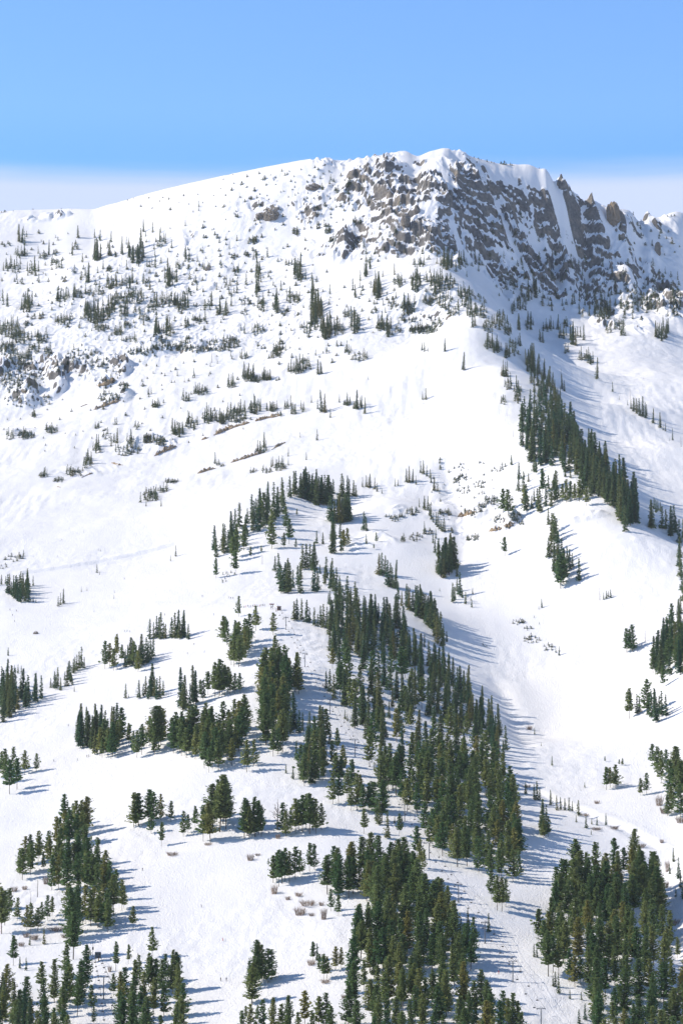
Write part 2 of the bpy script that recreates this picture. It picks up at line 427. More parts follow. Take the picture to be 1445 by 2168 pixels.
# a bank of thin pale cloud lying low round the horizon
sx = wt.nodes.new('ShaderNodeSeparateXYZ'); wt.links.new(tc.outputs['Generated'], sx.inputs[0])
nz = wt.nodes.new('ShaderNodeTexNoise'); nz.inputs['Scale'].default_value = 7.0; nz.inputs['Detail'].default_value = 3.0
mpw = wt.nodes.new('ShaderNodeMapping'); mpw.inputs['Scale'].default_value = (1, 1, 14)
wt.links.new(tc.outputs['Generated'], mpw.inputs[0]); wt.links.new(mpw.outputs[0], nz.inputs['Vector'])
ma = wt.nodes.new('ShaderNodeMath'); ma.operation = 'MULTIPLY_ADD'; ma.inputs[1].default_value = .011; ma.inputs[2].default_value = -.0055
wt.links.new(nz.outputs['Fac'], ma.inputs[0])
mb = wt.nodes.new('ShaderNodeMath'); mb.operation = 'ADD'; wt.links.new(sx.outputs['Z'], mb.inputs[0]); wt.links.new(ma.outputs[0], mb.inputs[1])
mr = wt.nodes.new('ShaderNodeMapRange'); mr.interpolation_type = 'SMOOTHSTEP'
mr.inputs['From Min'].default_value = math.sin(math.radians(13.95)); mr.inputs['From Max'].default_value = math.sin(math.radians(14.72))
mr.inputs['To Min'].default_value = .85; mr.inputs['To Max'].default_value = 0.0
wt.links.new(mb.outputs[0], mr.inputs['Value'])
mx = wt.nodes.new('ShaderNodeMix'); mx.data_type = 'RGBA'
# the clear band just over the cloud is the deepest blue
dm = wt.nodes.new('ShaderNodeMapRange'); dm.interpolation_type = 'SMOOTHSTEP'
dm.inputs['From Min'].default_value = math.sin(math.radians(14.6)); dm.inputs['From Max'].default_value = math.sin(math.radians(15.9))
dm.inputs['To Min'].default_value = 1.0; dm.inputs['To Max'].default_value = 0.0
wt.links.new(sx.outputs['Z'], dm.inputs['Value'])
dx = wt.nodes.new('ShaderNodeMix'); dx.data_type = 'RGBA'; dx.blend_type = 'MULTIPLY'
wt.links.new(dm.outputs[0], dx.inputs['Factor']); wt.links.new(hs.outputs[0], dx.inputs['A']); dx.inputs['B'].default_value = (.84, .92, .97, 1)
wt.links.new(mr.outputs[0], mx.inputs['Factor']); wt.links.new(dx.outputs['Result'], mx.inputs['A'])
mx.inputs['B'].default_value = (3.35, 3.68, 4.75, 1)
# unseen upper sky dimmed to weaken its fill light in the shadows
zr = wt.nodes.new('ShaderNodeMapRange'); zr.interpolation_type = 'SMOOTHSTEP'
zr.inputs['From Min'].default_value = math.sin(math.radians(19)); zr.inputs['From Max'].default_value = math.sin(math.radians(55))
zr.inputs['To Min'].default_value = 1.0; zr.inputs['To Max'].default_value = .36
wt.links.new(sx.outputs['Z'], zr.inputs['Value'])
mz = wt.nodes.new('ShaderNodeMix'); mz.data_type = 'RGBA'; mz.blend_type = 'MULTIPLY'; mz.inputs['Factor'].default_value = 1.0
wt.links.new(mx.outputs['Result'], mz.inputs['A']); wt.links.new(zr.outputs[0], mz.inputs['B'])
wt.links.new(mz.outputs['Result'], bg.inputs['Color'])
bg.inputs['Strength'].default_value = .15

# thin blue haze volume, added to lift the dark tones of the trees
hz = bpy.data.meshes.new('haze')
hx0, hx1, hy0, hy1, hz0, hz1 = -1000.0, 1000.0, -30.0, 3700.0, float(GZ.min()) - 1.0, float(GZ.max()) + 12.0
hz.from_pydata([(x, y, z) for x in (hx0, hx1) for y in (hy0, hy1) for z in (hz0, hz1)], [], [(0, 1, 3, 2), (4, 6, 7, 5), (0, 4, 5, 1), (2, 3, 7, 6), (0, 2, 6, 4), (1, 5, 7, 3)])
hm = bpy.data.materials.new('haze'); hm.use_nodes = True
hn = hm.node_tree; hn.nodes.remove(hn.nodes['Principled BSDF'])
pv = hn.nodes.new('ShaderNodeVolumePrincipled'); pv.inputs['Color'].default_value = (.86, .93, 1, 1); pv.inputs['Density'].default_value = 3.0e-5; pv.inputs['Anisotropy'].default_value = .0
hn.links.new(pv.outputs[0], hn.nodes['Material Output'].inputs['Volume'])
tag(link('haze', hz, hm), 'thin blue haze added before the mountain to lift its darks', None, None, 'stuff')

scene.view_settings.view_transform = 'Standard'
scene.view_settings.look = 'None'
scene.view_settings.gamma = 1.0
scene.view_settings.exposure = .57

# ------------------------------------------------------------------ conifers
def foliage_material(name, dark, light):
    m, nt, b = mat(name)
    oi = node(nt, 'ShaderNodeObjectInfo')
    at = node(nt, 'ShaderNodeAttribute', attribute_name='tint')
    ad = node(nt, 'ShaderNodeMath', operation='ADD'); nt.links.new(oi.outputs['Random'], ad.inputs[0]); nt.links.new(at.outputs['Fac'], ad.inputs[1])
    fr = node(nt, 'ShaderNodeMath', operation='FRACT'); nt.links.new(ad.outputs[0], fr.inputs[0])
    c = ramp(nt, fr.outputs[0], [(0, dark), (.55, tuple((a + q) / 2 for a, q in zip(dark, light))), (.9, light), (1, (light[0] * 1.15, light[1] * .95, light[2] * .8))])
    geo = node(nt, 'ShaderNodeNewGeometry')
    nz = node(nt, 'ShaderNodeTexNoise', Scale=.8, Detail=3.0); nt.links.new(geo.outputs['Position'], nz.inputs['Vector'])
    k = ramp(nt, nz.outputs['Fac'], [(.3, (.7, .72, .75)), (.7, (1.25, 1.22, 1.1))])
    mx = node(nt, 'ShaderNodeMix', data_type='RGBA', blend_type='MULTIPLY'); mx.inputs['Factor'].default_value = 1
    nt.links.new(c, mx.inputs['A']); nt.links.new(k, mx.inputs['B'])
    nt.links.new(mx.outputs['Result'], b.inputs['Base Color'])
    tr = node(nt, 'ShaderNodeBsdfTranslucent'); nt.links.new(mx.outputs['Result'], tr.inputs['Color'])   # light passes through the needles
    ms = node(nt, 'ShaderNodeMixShader'); ms.inputs[0].default_value = .45
    nt.links.new(b.outputs[0], ms.inputs[1]); nt.links.new(tr.outputs[0], ms.inputs[2])
    nt.links.new(ms.outputs[0], nt.nodes['Material Output'].inputs['Surface'])
    b.inputs['Roughness'].default_value = .8
    b.inputs['Specular IOR Level'].default_value = .15
    return m

MAT = {
    'pine': foliage_material('pine needles', (.095, .185, .075), (.255, .295, .110)),
    'spruce': foliage_material('spruce needles', (.070, .155, .090), (.205, .245, .110)),
    'fir': foliage_material('fir needles', (.085, .140, .080), (.200, .220, .105)),
    'bark': simple('conifer bark', (.11, .085, .065), .95, .3, 3.0),
    'dead': simple('dead wood', (.16, .13, .11), .95, .25, 3.0),
    'twig': simple('bare willow twigs', (.24, .17, .12), .95, .3, 3.0),
}

def crown_mesh(name, kind, seed, nb, per, big=1.0):
    """unit-height crown: many small sprays of needles carried on whorled boughs. Returns verts, quads"""
    r = random.Random(seed)
    V = []; Q = []
    if kind == 'pine':
        lo, wid, top = r.uniform(.08, .26), r.uniform(.19, .245), .985
        prof = lambda t: wid * ((1 - t) ** .68) * (.66 + .34 * min(1, t / .22)) + .014
    elif kind == 'spruce':
        lo, wid, top = r.uniform(.04, .12), r.uniform(.13, .165), 1.0
        prof = lambda t: wid * ((1 - t) ** .8) * (.72 + .28 * min(1, t / .15)) + .006
    elif kind == 'fir':
        lo, wid, top = r.uniform(.02, .07), r.uniform(.11, .145), 1.0
        prof = lambda t: wid * ((1 - t) ** .85) + .008
    else:   # dwarf: squat, several leaders
        lo, wid, top = 0.0, r.uniform(.2, .3), 1.0
        prof = lambda t: wid * ((1 - t) ** .75) + .02
    lobes = [(r.uniform(0, 6.28), r.uniform(.15, .35)) for _ in range(3)]
    gap = [(r.uniform(.05, .95), r.uniform(0, 6.28)) for _ in range(7 if kind == 'pine' else 4)]
    for i in range(nb):
        t = ((i + r.random()) / nb) ** (1.0 if kind == 'pine' else 1.25)
        if kind in ('pine', 'spruce'):       # boughs sit in whorls
            nw = 17 if kind == 'pine' else 22
            t = (math.floor(t * nw) + .5 + r.gauss(0, .16)) / nw
            t = min(.999, max(0, t))
        az = i * 2.39996 + r.uniform(-.5, .5)
        L = prof(t) * r.uniform(.65, 1.15)
        for a, k in lobes: L *= 1 + k * .5 * math.cos(az - a + 3 * t)
        if any(abs(t - g) < .045 and math.cos(az - a) > .1 for g, a in gap): L *= .45
        z0 = lo + (top - lo) * t
        rise = (.25 if kind == 'pine' else -.35) * L + (.3 * L * t)
        for j in range(per):
            f = ((j + r.uniform(.35, 1.0)) / per)
            if f < .2 and t < .9: f += .2
            rad = L * f
            x = math.cos(az) * rad + r.gauss(0, .010); y = math.sin(az) * rad + r.gauss(0, .010)
            z = z0 + rise * f * f + r.gauss(0, .007)
            s = big * (.0275 if kind == 'pine' else .026) * r.uniform(.6, 1.35) * (1 - .42 * t)
            if kind == 'dwarf': s *= 1.8
            # spray: a leaf-like quad, lying outward and a little drooped, rolled at random
            od = Vector((math.cos(az + r.gauss(0, .5)), math.sin(az + r.gauss(0, .5)), r.uniform(-.5, .45))).normalized()
            sdv = od.cross(Vector((0, 0, 1))).normalized()
            sdv = (Matrix.Rotation(r.gauss(0, .6), 3, od) @ sdv)
            c = Vector((x, y, z)); w = s * r.uniform(.5, .8)
            b0 = len(V)
            V += [tuple(c - od * s * .9), tuple(c + sdv * w + od * s * .1), tuple(c + od * s * 1.25), tuple(c - sdv * w + od * s * r.uniform(-.2, .3))]
            Q.append((b0, b0 + 1, b0 + 2, b0 + 3))
    # leader
    for k in range(5 if kind != 'pine' else 3):
        a = k * 1.3; s = .014; b0 = len(V); z = .93 + .012 * k
        V += [(math.cos(a) * s, math.sin(a) * s, z), (math.cos(a + 2) * s * .6, math.sin(a + 2) * s * .6, z + .01), (0, 0, z + .035), (-math.cos(a) * s * .7, -math.sin(a) * s * .7, z)]
        Q.append((b0, b0 + 1, b0 + 2, b0 + 3))
    return V, Q

def trunk_mesh(kind, seed, n=6, limbs=True):
    r = random.Random(seed)
    V = []; Q = []
    def tube(p0, p1, r0, r1, n):
        d = (p1 - p0).normalized(); a = d.orthogonal().normalized(); b = d.cross(a)
        i = len(V)
        for p, q in ((p0, r0), (p1, r1)):
            for k in range(n):
                an = 2 * math.pi * k / n
                V.append(tuple(p + a * math.cos(an) * q + b * math.sin(an) * q))
        for k in range(n):
            Q.append((i + k, i + (k + 1) % n, i + n + (k + 1) % n, i + n + k))
    lean = Vector((r.uniform(-.02, .02), r.uniform(-.02, .02), 0))
    zs = [-.04, .02, .35, .7, .95]; rr = [.014, .011, .0085, .005, .0015]
    for i in range(4):
        tube(Vector((0, 0, zs[i])) + lean * max(0, zs[i]), Vector((0, 0, zs[i + 1])) + lean * max(0, zs[i + 1]), rr[i], rr[i + 1], n)
    if limbs:
        for i in range(12):
            z = r.uniform(.14, .75); az = r.uniform(0, 6.28); L = r.uniform(.06, .12) * (1.1 - z)
            p = Vector((0, 0, z))
            tube(p, p + Vector((math.cos(az) * L, math.sin(az) * L, r.uniform(-.01, .03))), .003, .0012, 3)
    return V, Q

def mesh_of(name, V, Q, m):
    me = bpy.data.meshes.new(name); me.from_pydata(V, [], Q); me.update()
    for q in (m if isinstance(m, (list, tuple)) else [m]): me.materials.append(q)
    return me

KINDS = {'pine': 'pine_tree', 'spruce': 'spruce_tree', 'fir': 'fir_tree', 'dwarf': 'dwarf_fir'}
WORD = {'pine': 'pine', 'spruce': 'spruce', 'fir': 'fir', 'dwarf': 'stunted fir'}
FULL = {'pine': (250, 12), 'spruce': (230, 10), 'fir': (130, 8), 'dwarf': (40, 6)}
LITE = {'pine': (80, 8), 'spruce': (70, 6), 'fir': (50, 5), 'dwarf': (30, 5)}
PROTO = {}
for k in KINDS:
    PROTO[k] = []
    for i in range(9 if k != 'dwarf' else 12):
        fm = MAT['fir' if k == 'dwarf' else k]
        cv, cq = crown_mesh(k, k, 100 * len(PROTO) + i, *FULL[k])
        lv, lq = crown_mesh(k, k, 100 * len(PROTO) + i + 50, *LITE[k], 1.7)
        tv, tq = trunk_mesh(k, i, 6 if k != 'dwarf' else 4, k in ('pine', 'spruce'))
        sv, sq = trunk_mesh(k, i, 4, False); sv = [(x * .8, y * .8, z) for x, y, z in sv]
        PROTO[k].append(dict(crown=mesh_of('crown', cv, cq, fm), trunk=mesh_of('trunk', tv, tq, MAT['bark']),
                             whole=mesh_of('tree', cv + tv, cq + [tuple(a + len(cv) for a in q) for q in tq], [fm, MAT['bark']]),
                             lite=(np.array(lv + sv, np.float32), np.array(lq + [tuple(a + len(lv) for a in q) for q in sq], np.int32), len(lq))))
        w = PROTO[k][-1]['whole']
        mi = np.zeros(len(w.polygons), np.int32); mi[len(cq):] = 1
        w.polygons.foreach_set('material_index', mi)

TREES = []      # dict(kind, u, v, h px, where)
def add(kind, where, u, v, hp):
    TREES.append(dict(kind=kind, where=where, u=u, v=v, h=hp))
def E(kind, where, s):
    """explicit trees: u, v of the foot, height in photograph pixels"""
    for t in s.split():
        u, v, hp = (float(q) for q in t.split(','))
        add(kind, where, u, v, hp)
def inside(u, v, poly):
    c = False; j = len(poly) - 1
    for i in range(len(poly)):
        (x1, y1), (x2, y2) = poly[i], poly[j]
        if (y1 > v) != (y2 > v) and u < (x2 - x1) * (v - y1) / (y2 - y1) + x1: c = not c
        j = i
    return c
def pick(n, gen):
    pts = []
    for _ in range(n):
        best = None; bd = -1
        for _k in range(5):
            p = gen()
            d = min([(p[0] - q[0]) ** 2 + (1.3 * (p[1] - q[1])) ** 2 for q in pts], default=1e9)
            if d > bd: best, bd = p, d
        pts.append(best)
    return pts
def PZ(mix, where, n, h0, h1, s):
    """stand: feet inside a pixel polygon. mix: kind or (kind, share, kind)"""
    poly = [tuple(float(q) for q in t.split(',')) for t in s.split()]
    us = [p[0] for p in poly]; vs = [p[1] for p in poly]
    def gen():
        while True:
            u, v = R.uniform(min(us), max(us)), R.uniform(min(vs), max(vs))
            if inside(u, v, poly): return u, v
    for u, v in pick(n, gen):
        k = mix if isinstance(mix, str) else (mix[0] if R.random() < mix[1] else mix[2])
        hp = R.uniform(h0, h1) * (1 if R.random() > .18 else R.uniform(.5, .8))
        add(k, where, u, v, hp * (.93 if k == 'pine' else 1))
def EL(where, s, kinds=None):
    """scattered patch: u, v, ru, rv, n, hmin, hmax (pixel ellipse of feet); tall ones are firs, small ones stunted firs"""
    for t in s.split():
        u, v, ru, rv, n, h0, h1 = (float(q) for q in t.split(','))
        def gen():
            a = R.uniform(0, 6.283); q = math.sqrt(R.random())
            return u + ru * q * math.cos(a), v + rv * q * math.sin(a)
        for a, b in pick(int(n), gen):
            hp = h0 + (h1 - h0) * R.random() ** 1.9
            add(kinds or ('fir' if hp >= 19 else 'dwarf'), where, a, b, hp)

# ---- lowest slopes, sunlit (viewer's left) side
PZ(('spruce', .5, 'pine'), 'the dense corner wood at the foot of the piste', 24, 85, 115, '-20,2105 30,2115 55,2155 75,2200 80,2270 -20,2270')
W = 'the clump below the small lift terminal'
E('pine', W, '140,2072,72 180,2092,90 88,2100,64 155,2032,100 193,2142,56 198,2170,38 143,2108,78 168,2125,88')
PZ('pine', W, 15, 74, 100, '95,2130 150,2100 165,2150 152,2240 80,2250 72,2190')
E('spruce', W, '42,2052,26 55,2056,28')
W = 'the grove between the small lift and the piste'
E('pine', W, '245,2056,62 272,2042,42 322,2028,65 315,2090,72 294,2080,58 375,2102,85 350,2082,62 240,2110,48 330,2100,70')
PZ('pine', W, 30, 75, 100, '250,2130 300,2092 385,2105 398,2170 392,2250 245,2260')
W = 'the big grove on the sunlit edge of the piste'
E('pine', W, '135,1752,72 172,1768,75 155,1762,62 180,1755,58 282,1968,50 240,1938,85 258,1928,66 232,1892,70 262,1924,50 245,1910,70 152,1990,110 147,2000,60 160,1975,95')
PZ('pine', W, 9, 74, 88, '108,1775 150,1752 192,1764 172,1792 118,1802')
PZ('pine', W, 11, 62, 78, '28,1862 60,1825 100,1802 112,1832 50,1866')
PZ('pine', W, 26, 76, 98, '105,1897 128,1822 190,1830 232,1872 216,1904 160,1892 118,1892')
PZ('pine', W, 13, 68, 86, '138,1952 180,1966 232,1978 228,1942 150,1930')
W = 'the scattered pines below the snag at the photo edge'
E('pine', W, '3,1978,98 20,1946,66 37,1950,50 65,1976,64 57,1970,54 100,1950,55 110,1940,42 -6,1930,70 28,2045,64 10,1960,75 80,1972,50 88,1958,48')
E('spruce', W, '63,2002,22 93,2000,36')
PZ('spruce', 'the spruce wood at the photo edge above the wide piste', 40, 46, 66, '-10,1475 15,1452 60,1472 88,1480 60,1502 42,1502 20,1527 -10,1532')
E('spruce', 'the spruce wood at the photo edge above the wide piste', '17,1389,19 45,1424,15 30,1423,16 38,1426,20')
E('pine', 'the small pine group at the photo edge beside the wide piste', '10,1642,58 20,1682,76 36,1672,68 28,1632,52 52,1640,52 77,1634,40 3,1632,42 12,1660,60 -6,1650,60')
W = 'the short slanting spruce row beside the wide piste'
E('spruce', W, '107,1457,22 115,1456,35 122,1456,44 128,1462,28 118,1460,32 137,1441,20 142,1453,42 150,1446,38 153,1451,18 147,1432,34 155,1426,32 162,1421,36 172,1414,46 178,1416,26 167,1418,40 158,1420,30 145,1440,40')
E('spruce', 'the open snow below the slanting spruce row', '157,1465,12')
W = 'the spruce thicket at the photo edge under the traverse'
PZ('spruce', W, 28, 34, 46, '14,1256 60,1240 64,1276 36,1276 20,1263')
E('spruce', W, '70,1240,22 3,1238,22 12,1237,18 -4,1240,26 76,1277,9 70,1275,11')
EL('the little trees above the photo edge thicket', '25,1185,16,7,8,6,14 46,1180,6,5,4,8,15 8,1200,9,6,5,5,9')
W = 'the grove of mixed trees in mid piste'
E('pine', W, '222,1417,62 240,1420,48 247,1397,56 232,1412,52 258,1402,38 283,1414,58 292,1423,48')
E('spruce', W, '265,1413,38 275,1411,62 288,1416,50 296,1402,60 303,1404,42 309,1406,58 318,1399,46 324,1390,42 313,1404,48 270,1408,44 280,1404,52 300,1410,44')
W = 'the neat spruce row on the brow of the piste'
E('spruce', W, '317,1353,44 325,1352,35 331,1351,48 340,1353,58 350,1353,33 346,1347,30 363,1351,45 370,1352,56 375,1351,60 385,1351,60 380,1353,40 398,1354,34 390,1350,48 336,1350,44')
W = 'the sparse spruce line in mid piste'
E('spruce', W, '266,1479,32 272,1477,8 294,1479,40 303,1475,28 308,1473,42 313,1481,30 321,1471,66 318,1476,46 332,1481,46 338,1479,48 345,1473,32 327,1476,40')
W = 'the dense grove just above the long tree row'
E('spruce', W, '383,1498,85 391,1500,70 410,1491,82 414,1493,74 402,1502,56 387,1506,58')
E('pine', W, '430,1486,48 424,1480,42 440,1472,52 455,1476,76 465,1473,80 475,1472,66 487,1472,52 497,1470,46 507,1470,46 462,1478,70 470,1476,60 482,1466,56')
W = 'the long tree row across the piste'
PZ('spruce', W, 26, 55, 82, '157,1575 176,1588 200,1598 232,1590 250,1575 240,1560 170,1556')
PZ('pine', W, 12, 62, 84, '205,1604 240,1602 262,1574 250,1562 225,1585')
E('pine', W, '216,1606,44 235,1607,62 272,1580,50 282,1592,46 290,1606,60 300,1598,66 310,1580,30 325,1592,98 335,1586,92 345,1568,70 327,1598,58 317,1575,60 340,1580,78')
PZ('pine', W, 50, 60, 86, '358,1590 376,1602 410,1611 440,1624 470,1616 500,1602 520,1572 490,1550 420,1560 370,1566')
E('pine', W, '516,1560,90 506,1562,80 496,1545,66 520,1545,70 432,1627,74 442,1636,54 462,1631,70 490,1622,60 450,1628,64')
E('pine', 'the snow just below the long tree row', '522,1635,70 537,1622,58')
W = 'the open pine group in the middle of the lower piste'
E('pine', W, '283,1752,76 293,1750,72 315,1746,76 325,1748,72 340,1736,56 362,1741,46 320,1766,44 342,1792,52 288,1746,66 318,1738,66')
W = 'the tall pine group beside the bare shrub'
E('pine', W, '388,1772,56 398,1764,40 413,1756,50 430,1782,78 445,1784,84 450,1756,96 465,1762,122 478,1756,106 458,1740,90 472,1745,96 440,1760,60 468,1730,70')
W = 'the pine row beside the leafless tree'
E('pine', W, '517,1776,86 527,1776,70 540,1772,84 553,1772,66 523,1770,76 547,1768,74 598,1766,68 605,1772,56 625,1766,76 640,1762,80 655,1766,86 668,1766,76 680,1758,58 648,1756,76 632,1758,66 662,1758,70 615,1760,50')
W = 'the grove behind the bare brown shrubs'
E('pine', W, '578,1870,60 590,1878,80 597,1872,70 612,1868,66 625,1862,70 635,1852,52 655,1846,62 665,1842,56 603,1866,72 585,1866,62')
E('pine', 'the snow in front of the brown shrubs', '568,1833,16')
# ---- central spur
W = 'the tall narrow pine grove below the upper lift hut'
PZ('pine', W, 42, 74, 92, '553,1445 572,1425 600,1432 613,1482 606,1545 575,1558 556,1545 550,1500')
E('pine', W, '563,1578,84 560,1560,72 598,1592,90 578,1602,62 588,1597,56 592,1585,70 604,1575,66')
E('spruce', W, '622,1545,78 633,1553,50 615,1555,58 627,1610,42 640,1550,42 610,1540,60')
W = 'the pine clump at the edge of the lift hut knoll'
E('pine', W, '472,1360,58 480,1366,56 476,1350,46')
PZ('pine', W, 15, 55, 72, '483,1412 505,1416 525,1387 528,1360 497,1368')
E('pine', 'the knoll beside the upper lift hut', '505,1306,46 541,1335,54 578,1345,50')
E('pine', 'the steep bank beside the upper chairlift', '625,1466,86 632,1470,60 612,1442,50 628,1455,70')
E('spruce', 'the open run below the long tree row', '605,1638,20 620,1650,26')
W = 'the trees on the sunlit side of the chairlift line'
PZ(('spruce', .4, 'pine'), W, 24, 60, 82, '645,1590 690,1560 692,1600 682,1660 645,1672 634,1640')
E('spruce', W, '698,1576,45 678,1560,56 655,1560,54')
E('pine', W, '713,1592,52 725,1642,66 703,1622,56 710,1662,70 722,1660,60')
W = 'the pine belt below the chairlift bend'
E('pine', W, '704,1703,66 716,1700,58 735,1692,66 745,1682,76 742,1716,48 755,1716,80 768,1722,62 780,1722,66 792,1722,68 807,1676,86 808,1742,90 815,1720,60 845,1770,48 770,1766,55 762,1705,66 786,1715,62')
E('spruce', W, '803,1747,52 820,1776,55 835,1744,16 851,1740,14 797,1740,44')
W = 'the upper spur wood beside the lift hut'
PZ('spruce', W, 92, 50, 66, '690,1395 695,1330 722,1290 760,1285 800,1310 850,1322 870,1370 880,1392 830,1400 770,1395 720,1400')
E('spruce', W, '692,1330,46 684,1330,52 678,1325,44 720,1285,55 735,1278,60 710,1330,62')
E('spruce', 'the short spruce row behind the lift hut', '622,1314,42 628,1314,48 638,1312,46 649,1318,48 655,1316,30 665,1325,40 672,1327,28')
W = 'the middle of the forested spur'
PZ('spruce', W, 64, 52, 72, '880,1392 920,1420 960,1440 1010,1500 1050,1545 1075,1600 1050,1610 1000,1560 940,1500 890,1450 850,1400')
PZ(('spruce', .55, 'pine'), W, 80, 62, 86, '700,1405 770,1400 850,1405 890,1460 940,1510 1000,1570 1060,1625 1000,1640 900,1640 830,1600 770,1580 725,1490 702,1470')
E('spruce', W, '698,1465,48 706,1482,55 690,1460,40 898,1370,28 935,1370,40 920,1350,60 927,1345,50 945,1360,24')
E('pine', W, '763,1532,60 782,1622,78 800,1560,66 740,1500,66 733,1478,70')
E('spruce', W, '730,1523,20 735,1527,16 792,1632,18 831,1672,16')
W = 'the pine wood on the lower spur beside the chairlift'
PZ('pine', W, 70, 72, 92, '800,1650 850,1640 920,1640 1000,1642 1060,1635 1088,1700 1090,1730 1040,1740 960,1738 880,1735 830,1690')
PZ('pine', W, 50, 74, 94, '890,1760 960,1745 1040,1745 1095,1740 1104,1790 1105,1825 1062,1862 1050,1872 1000,1850 940,1830 905,1790')
E('pine', W, '1052,1928,75 1062,1930,72 1040,1905,66 1085,1868,70 1098,1862,66 1070,1920,60')
E('pine', W, '882,1818,70 889,1838,62 897,1842,45')
# ---- lowest central forest
W = 'the great pine wood between piste and chairlift'
PZ('pine', W, 37, 84, 108, '668,1898 700,1872 760,1852 800,1850 860,1868 888,1905 880,1935 820,1925 790,1930 770,1915 720,1905')
PZ('pine', W, 53, 84, 112, '775,1945 880,1935 950,1960 985,2010 1000,2060 960,2090 900,2070 830,2075 770,2060 745,2030')
PZ('pine', W, 58, 84, 112, '715,2090 770,2070 850,2080 960,2100 1030,2140 1050,2260 760,2270 730,2200')
E('pine', W, '755,2030,112 765,2020,105 904,1962,112 920,1958,92 928,1950,92 985,2042,86 1002,2012,70 880,1930,110 700,1930,48 716,1940,46')
E('spruce', W, '975,1972,30 993,1975,26 990,1965,40')
E('pine', W, '662,2036,42 685,2076,56 692,2072,46 710,2056,52 722,2052,46 676,2060,40')
E('spruce', W, '671,2036,38')
E('spruce', 'the open lift run, beside a tower', '1034,1976,42')
W = 'the small dense clump standing alone on the lower piste'
E('pine', W, '533,2126,86 541,2088,96 554,2076,76 567,2082,74 575,2074,64 528,2098,64 548,2080,84')
W = 'the trees at the bottom edge of the piste'
E('pine', W, '645,2176,78 675,2182,72 690,2182,80 575,2202,88 612,2202,92 530,2196,70 555,2190,74 512,2200,60 595,2196,70 630,2210,66 660,2200,60 700,2196,66 545,2160,32 520,2160,30')
W = 'the last trees beside the lowest lift tower'
E('pine', W, '1065,2172,74 1082,2196,92 1096,2198,78 1057,2200,80 1075,2180,66 1103,2206,62')
E('spruce', W, '1042,2150,36 1030,2140,46')
# ---- shaded (viewer's right) lower wood
W = 'the great wood beyond the lift run'
PZ('pine', W, 38, 84, 108, '1185,1900 1215,1868 1290,1850 1340,1850 1382,1880 1402,1925 1340,1930 1260,1935 1180,1940')
PZ('pine', W, 48, 84, 108, '1172,1950 1260,1940 1400,1930 1432,2000 1440,2050 1330,2060 1240,2060 1180,2020')
PZ('pine', W, 46, 84, 112, '1240,2085 1330,2070 1440,2062 1470,2150 1470,2260 1270,2260 1255,2130')
E('pine', W, '1180,1922,86 1173,1955,90 1166,1985,84 1190,1898,80 1162,2010,80 1192,2040,88 1182,2012,80 1140,1996,72 1150,2025,76 1160,2068,95 1170,2060,80 1182,2064,70 1205,2080,70 1216,2090,66 1228,2085,60')
E('spruce', W, '1130,2027,28 1136,2028,22 1175,2090,32 1182,2104,40 1206,2116,20 1230,2118,18 1238,2160,34 1225,2168,30 1170,2090,24')
W = 'the steep bank beyond the creek at the photo edge'
E('spruce', W, '1425,1826,30 1417,1852,22 1436,1862,46 1440,1882,38 1430,1900,20 1445,1905,40')
W = 'the bushy young trees along the creek'
E('spruce', W, '1151,1770,70 1145,1755,62 1156,1765,60 1136,1694,40 1142,1695,28 1130,1694,34 1165,1706,34 1178,1716,32 1186,1716,28 1195,1716,26 1204,1718,30 1211,1718,22 1224,1728,34 1240,1754,26 1219,1742,16 1252,1746,14 1263,1748,18 1282,1748,26 1251,1768,10 1112,1682,26 1168,1622,22 1237,1668,12 1131,1555,14 1145,1580,8')
E('pine', W, '1150,1774,48 1160,1772,44')
W = 'the pines at the photo edge above the creek'
E('pine', W, '1380,1620,46 1391,1642,62 1399,1658,70 1410,1642,56 1418,1680,72 1430,1662,82 1441,1702,92 1420,1722,58 1440,1730,72 1452,1690,90 1355,1685,38 1368,1682,46 1425,1700,74 1412,1728,46 1434,1640,60')
E('pine', 'the small pine group on the open basin floor', '1283,1673,50 1303,1670,52 1291,1668,44 1297,1664,30')
E('pine', 'the open basin floor behind the pine group', '1317,1622,17 1310,1621,14 1280,1613,12')
W = 'the isolated spruce group in the open basin'
E('spruce', W, '1348,1513,44 1353,1510,36 1378,1519,60 1388,1530,72 1400,1516,54 1409,1516,46 1395,1512,40 1384,1508,44 1372,1514,48')
E('pine', W, '1332,1522,66 1369,1514,78')
E('pine', 'the brow of the open basin by the leaning snag', '1326,1382,54 1338,1380,60 1332,1374,44')
W = 'the tall stand at the photo edge of the open basin'
PZ(('spruce', .7, 'pine'), W, 40, 54, 76, '1372,1424 1388,1432 1455,1428 1455,1335 1418,1325 1405,1370')
E('spruce', W, '1437,1200,50 1440,1222,56 1443,1252,50 1438,1180,44 1446,1275,46 1440,1300,40')
E('pine', W, '1403,1456,50')
W = 'the dark column of spruces above the basin'
E('spruce', W, '1160,1112,38 1168,1142,58 1178,1147,52 1161,1182,46 1166,1172,60 1180,1178,56 1173,1212,64 1195,1222,62 1205,1207,46 1225,1231,50 1211,1202,32 1182,1217,62 1174,1150,60 1188,1190,52 1180,1225,52 1200,1190,36 1172,1130,46')
E('pine', W, '1186,1246,76 1192,1236,66')
E('pine', 'the open slope between gully and basin', '1068,1177,42')
E('spruce', 'the lower end of the open basin slope', '1146,1287,20 1140,1290,8 1141,1322,6 1130,1308,6')
E('spruce', 'the basin slope beside a forked snag', '1277,1270,16 1283,1268,18 1292,1266,19 1287,1264,14')
EL('the sparse scrub low on the basin slope', '1097,1318,14,8,10,4,10 1117,1330,8,6,6,4,9 1125,1355,18,8,14,4,12 1160,1372,10,7,6,6,12 1025,1368,8,3,3,4,8')
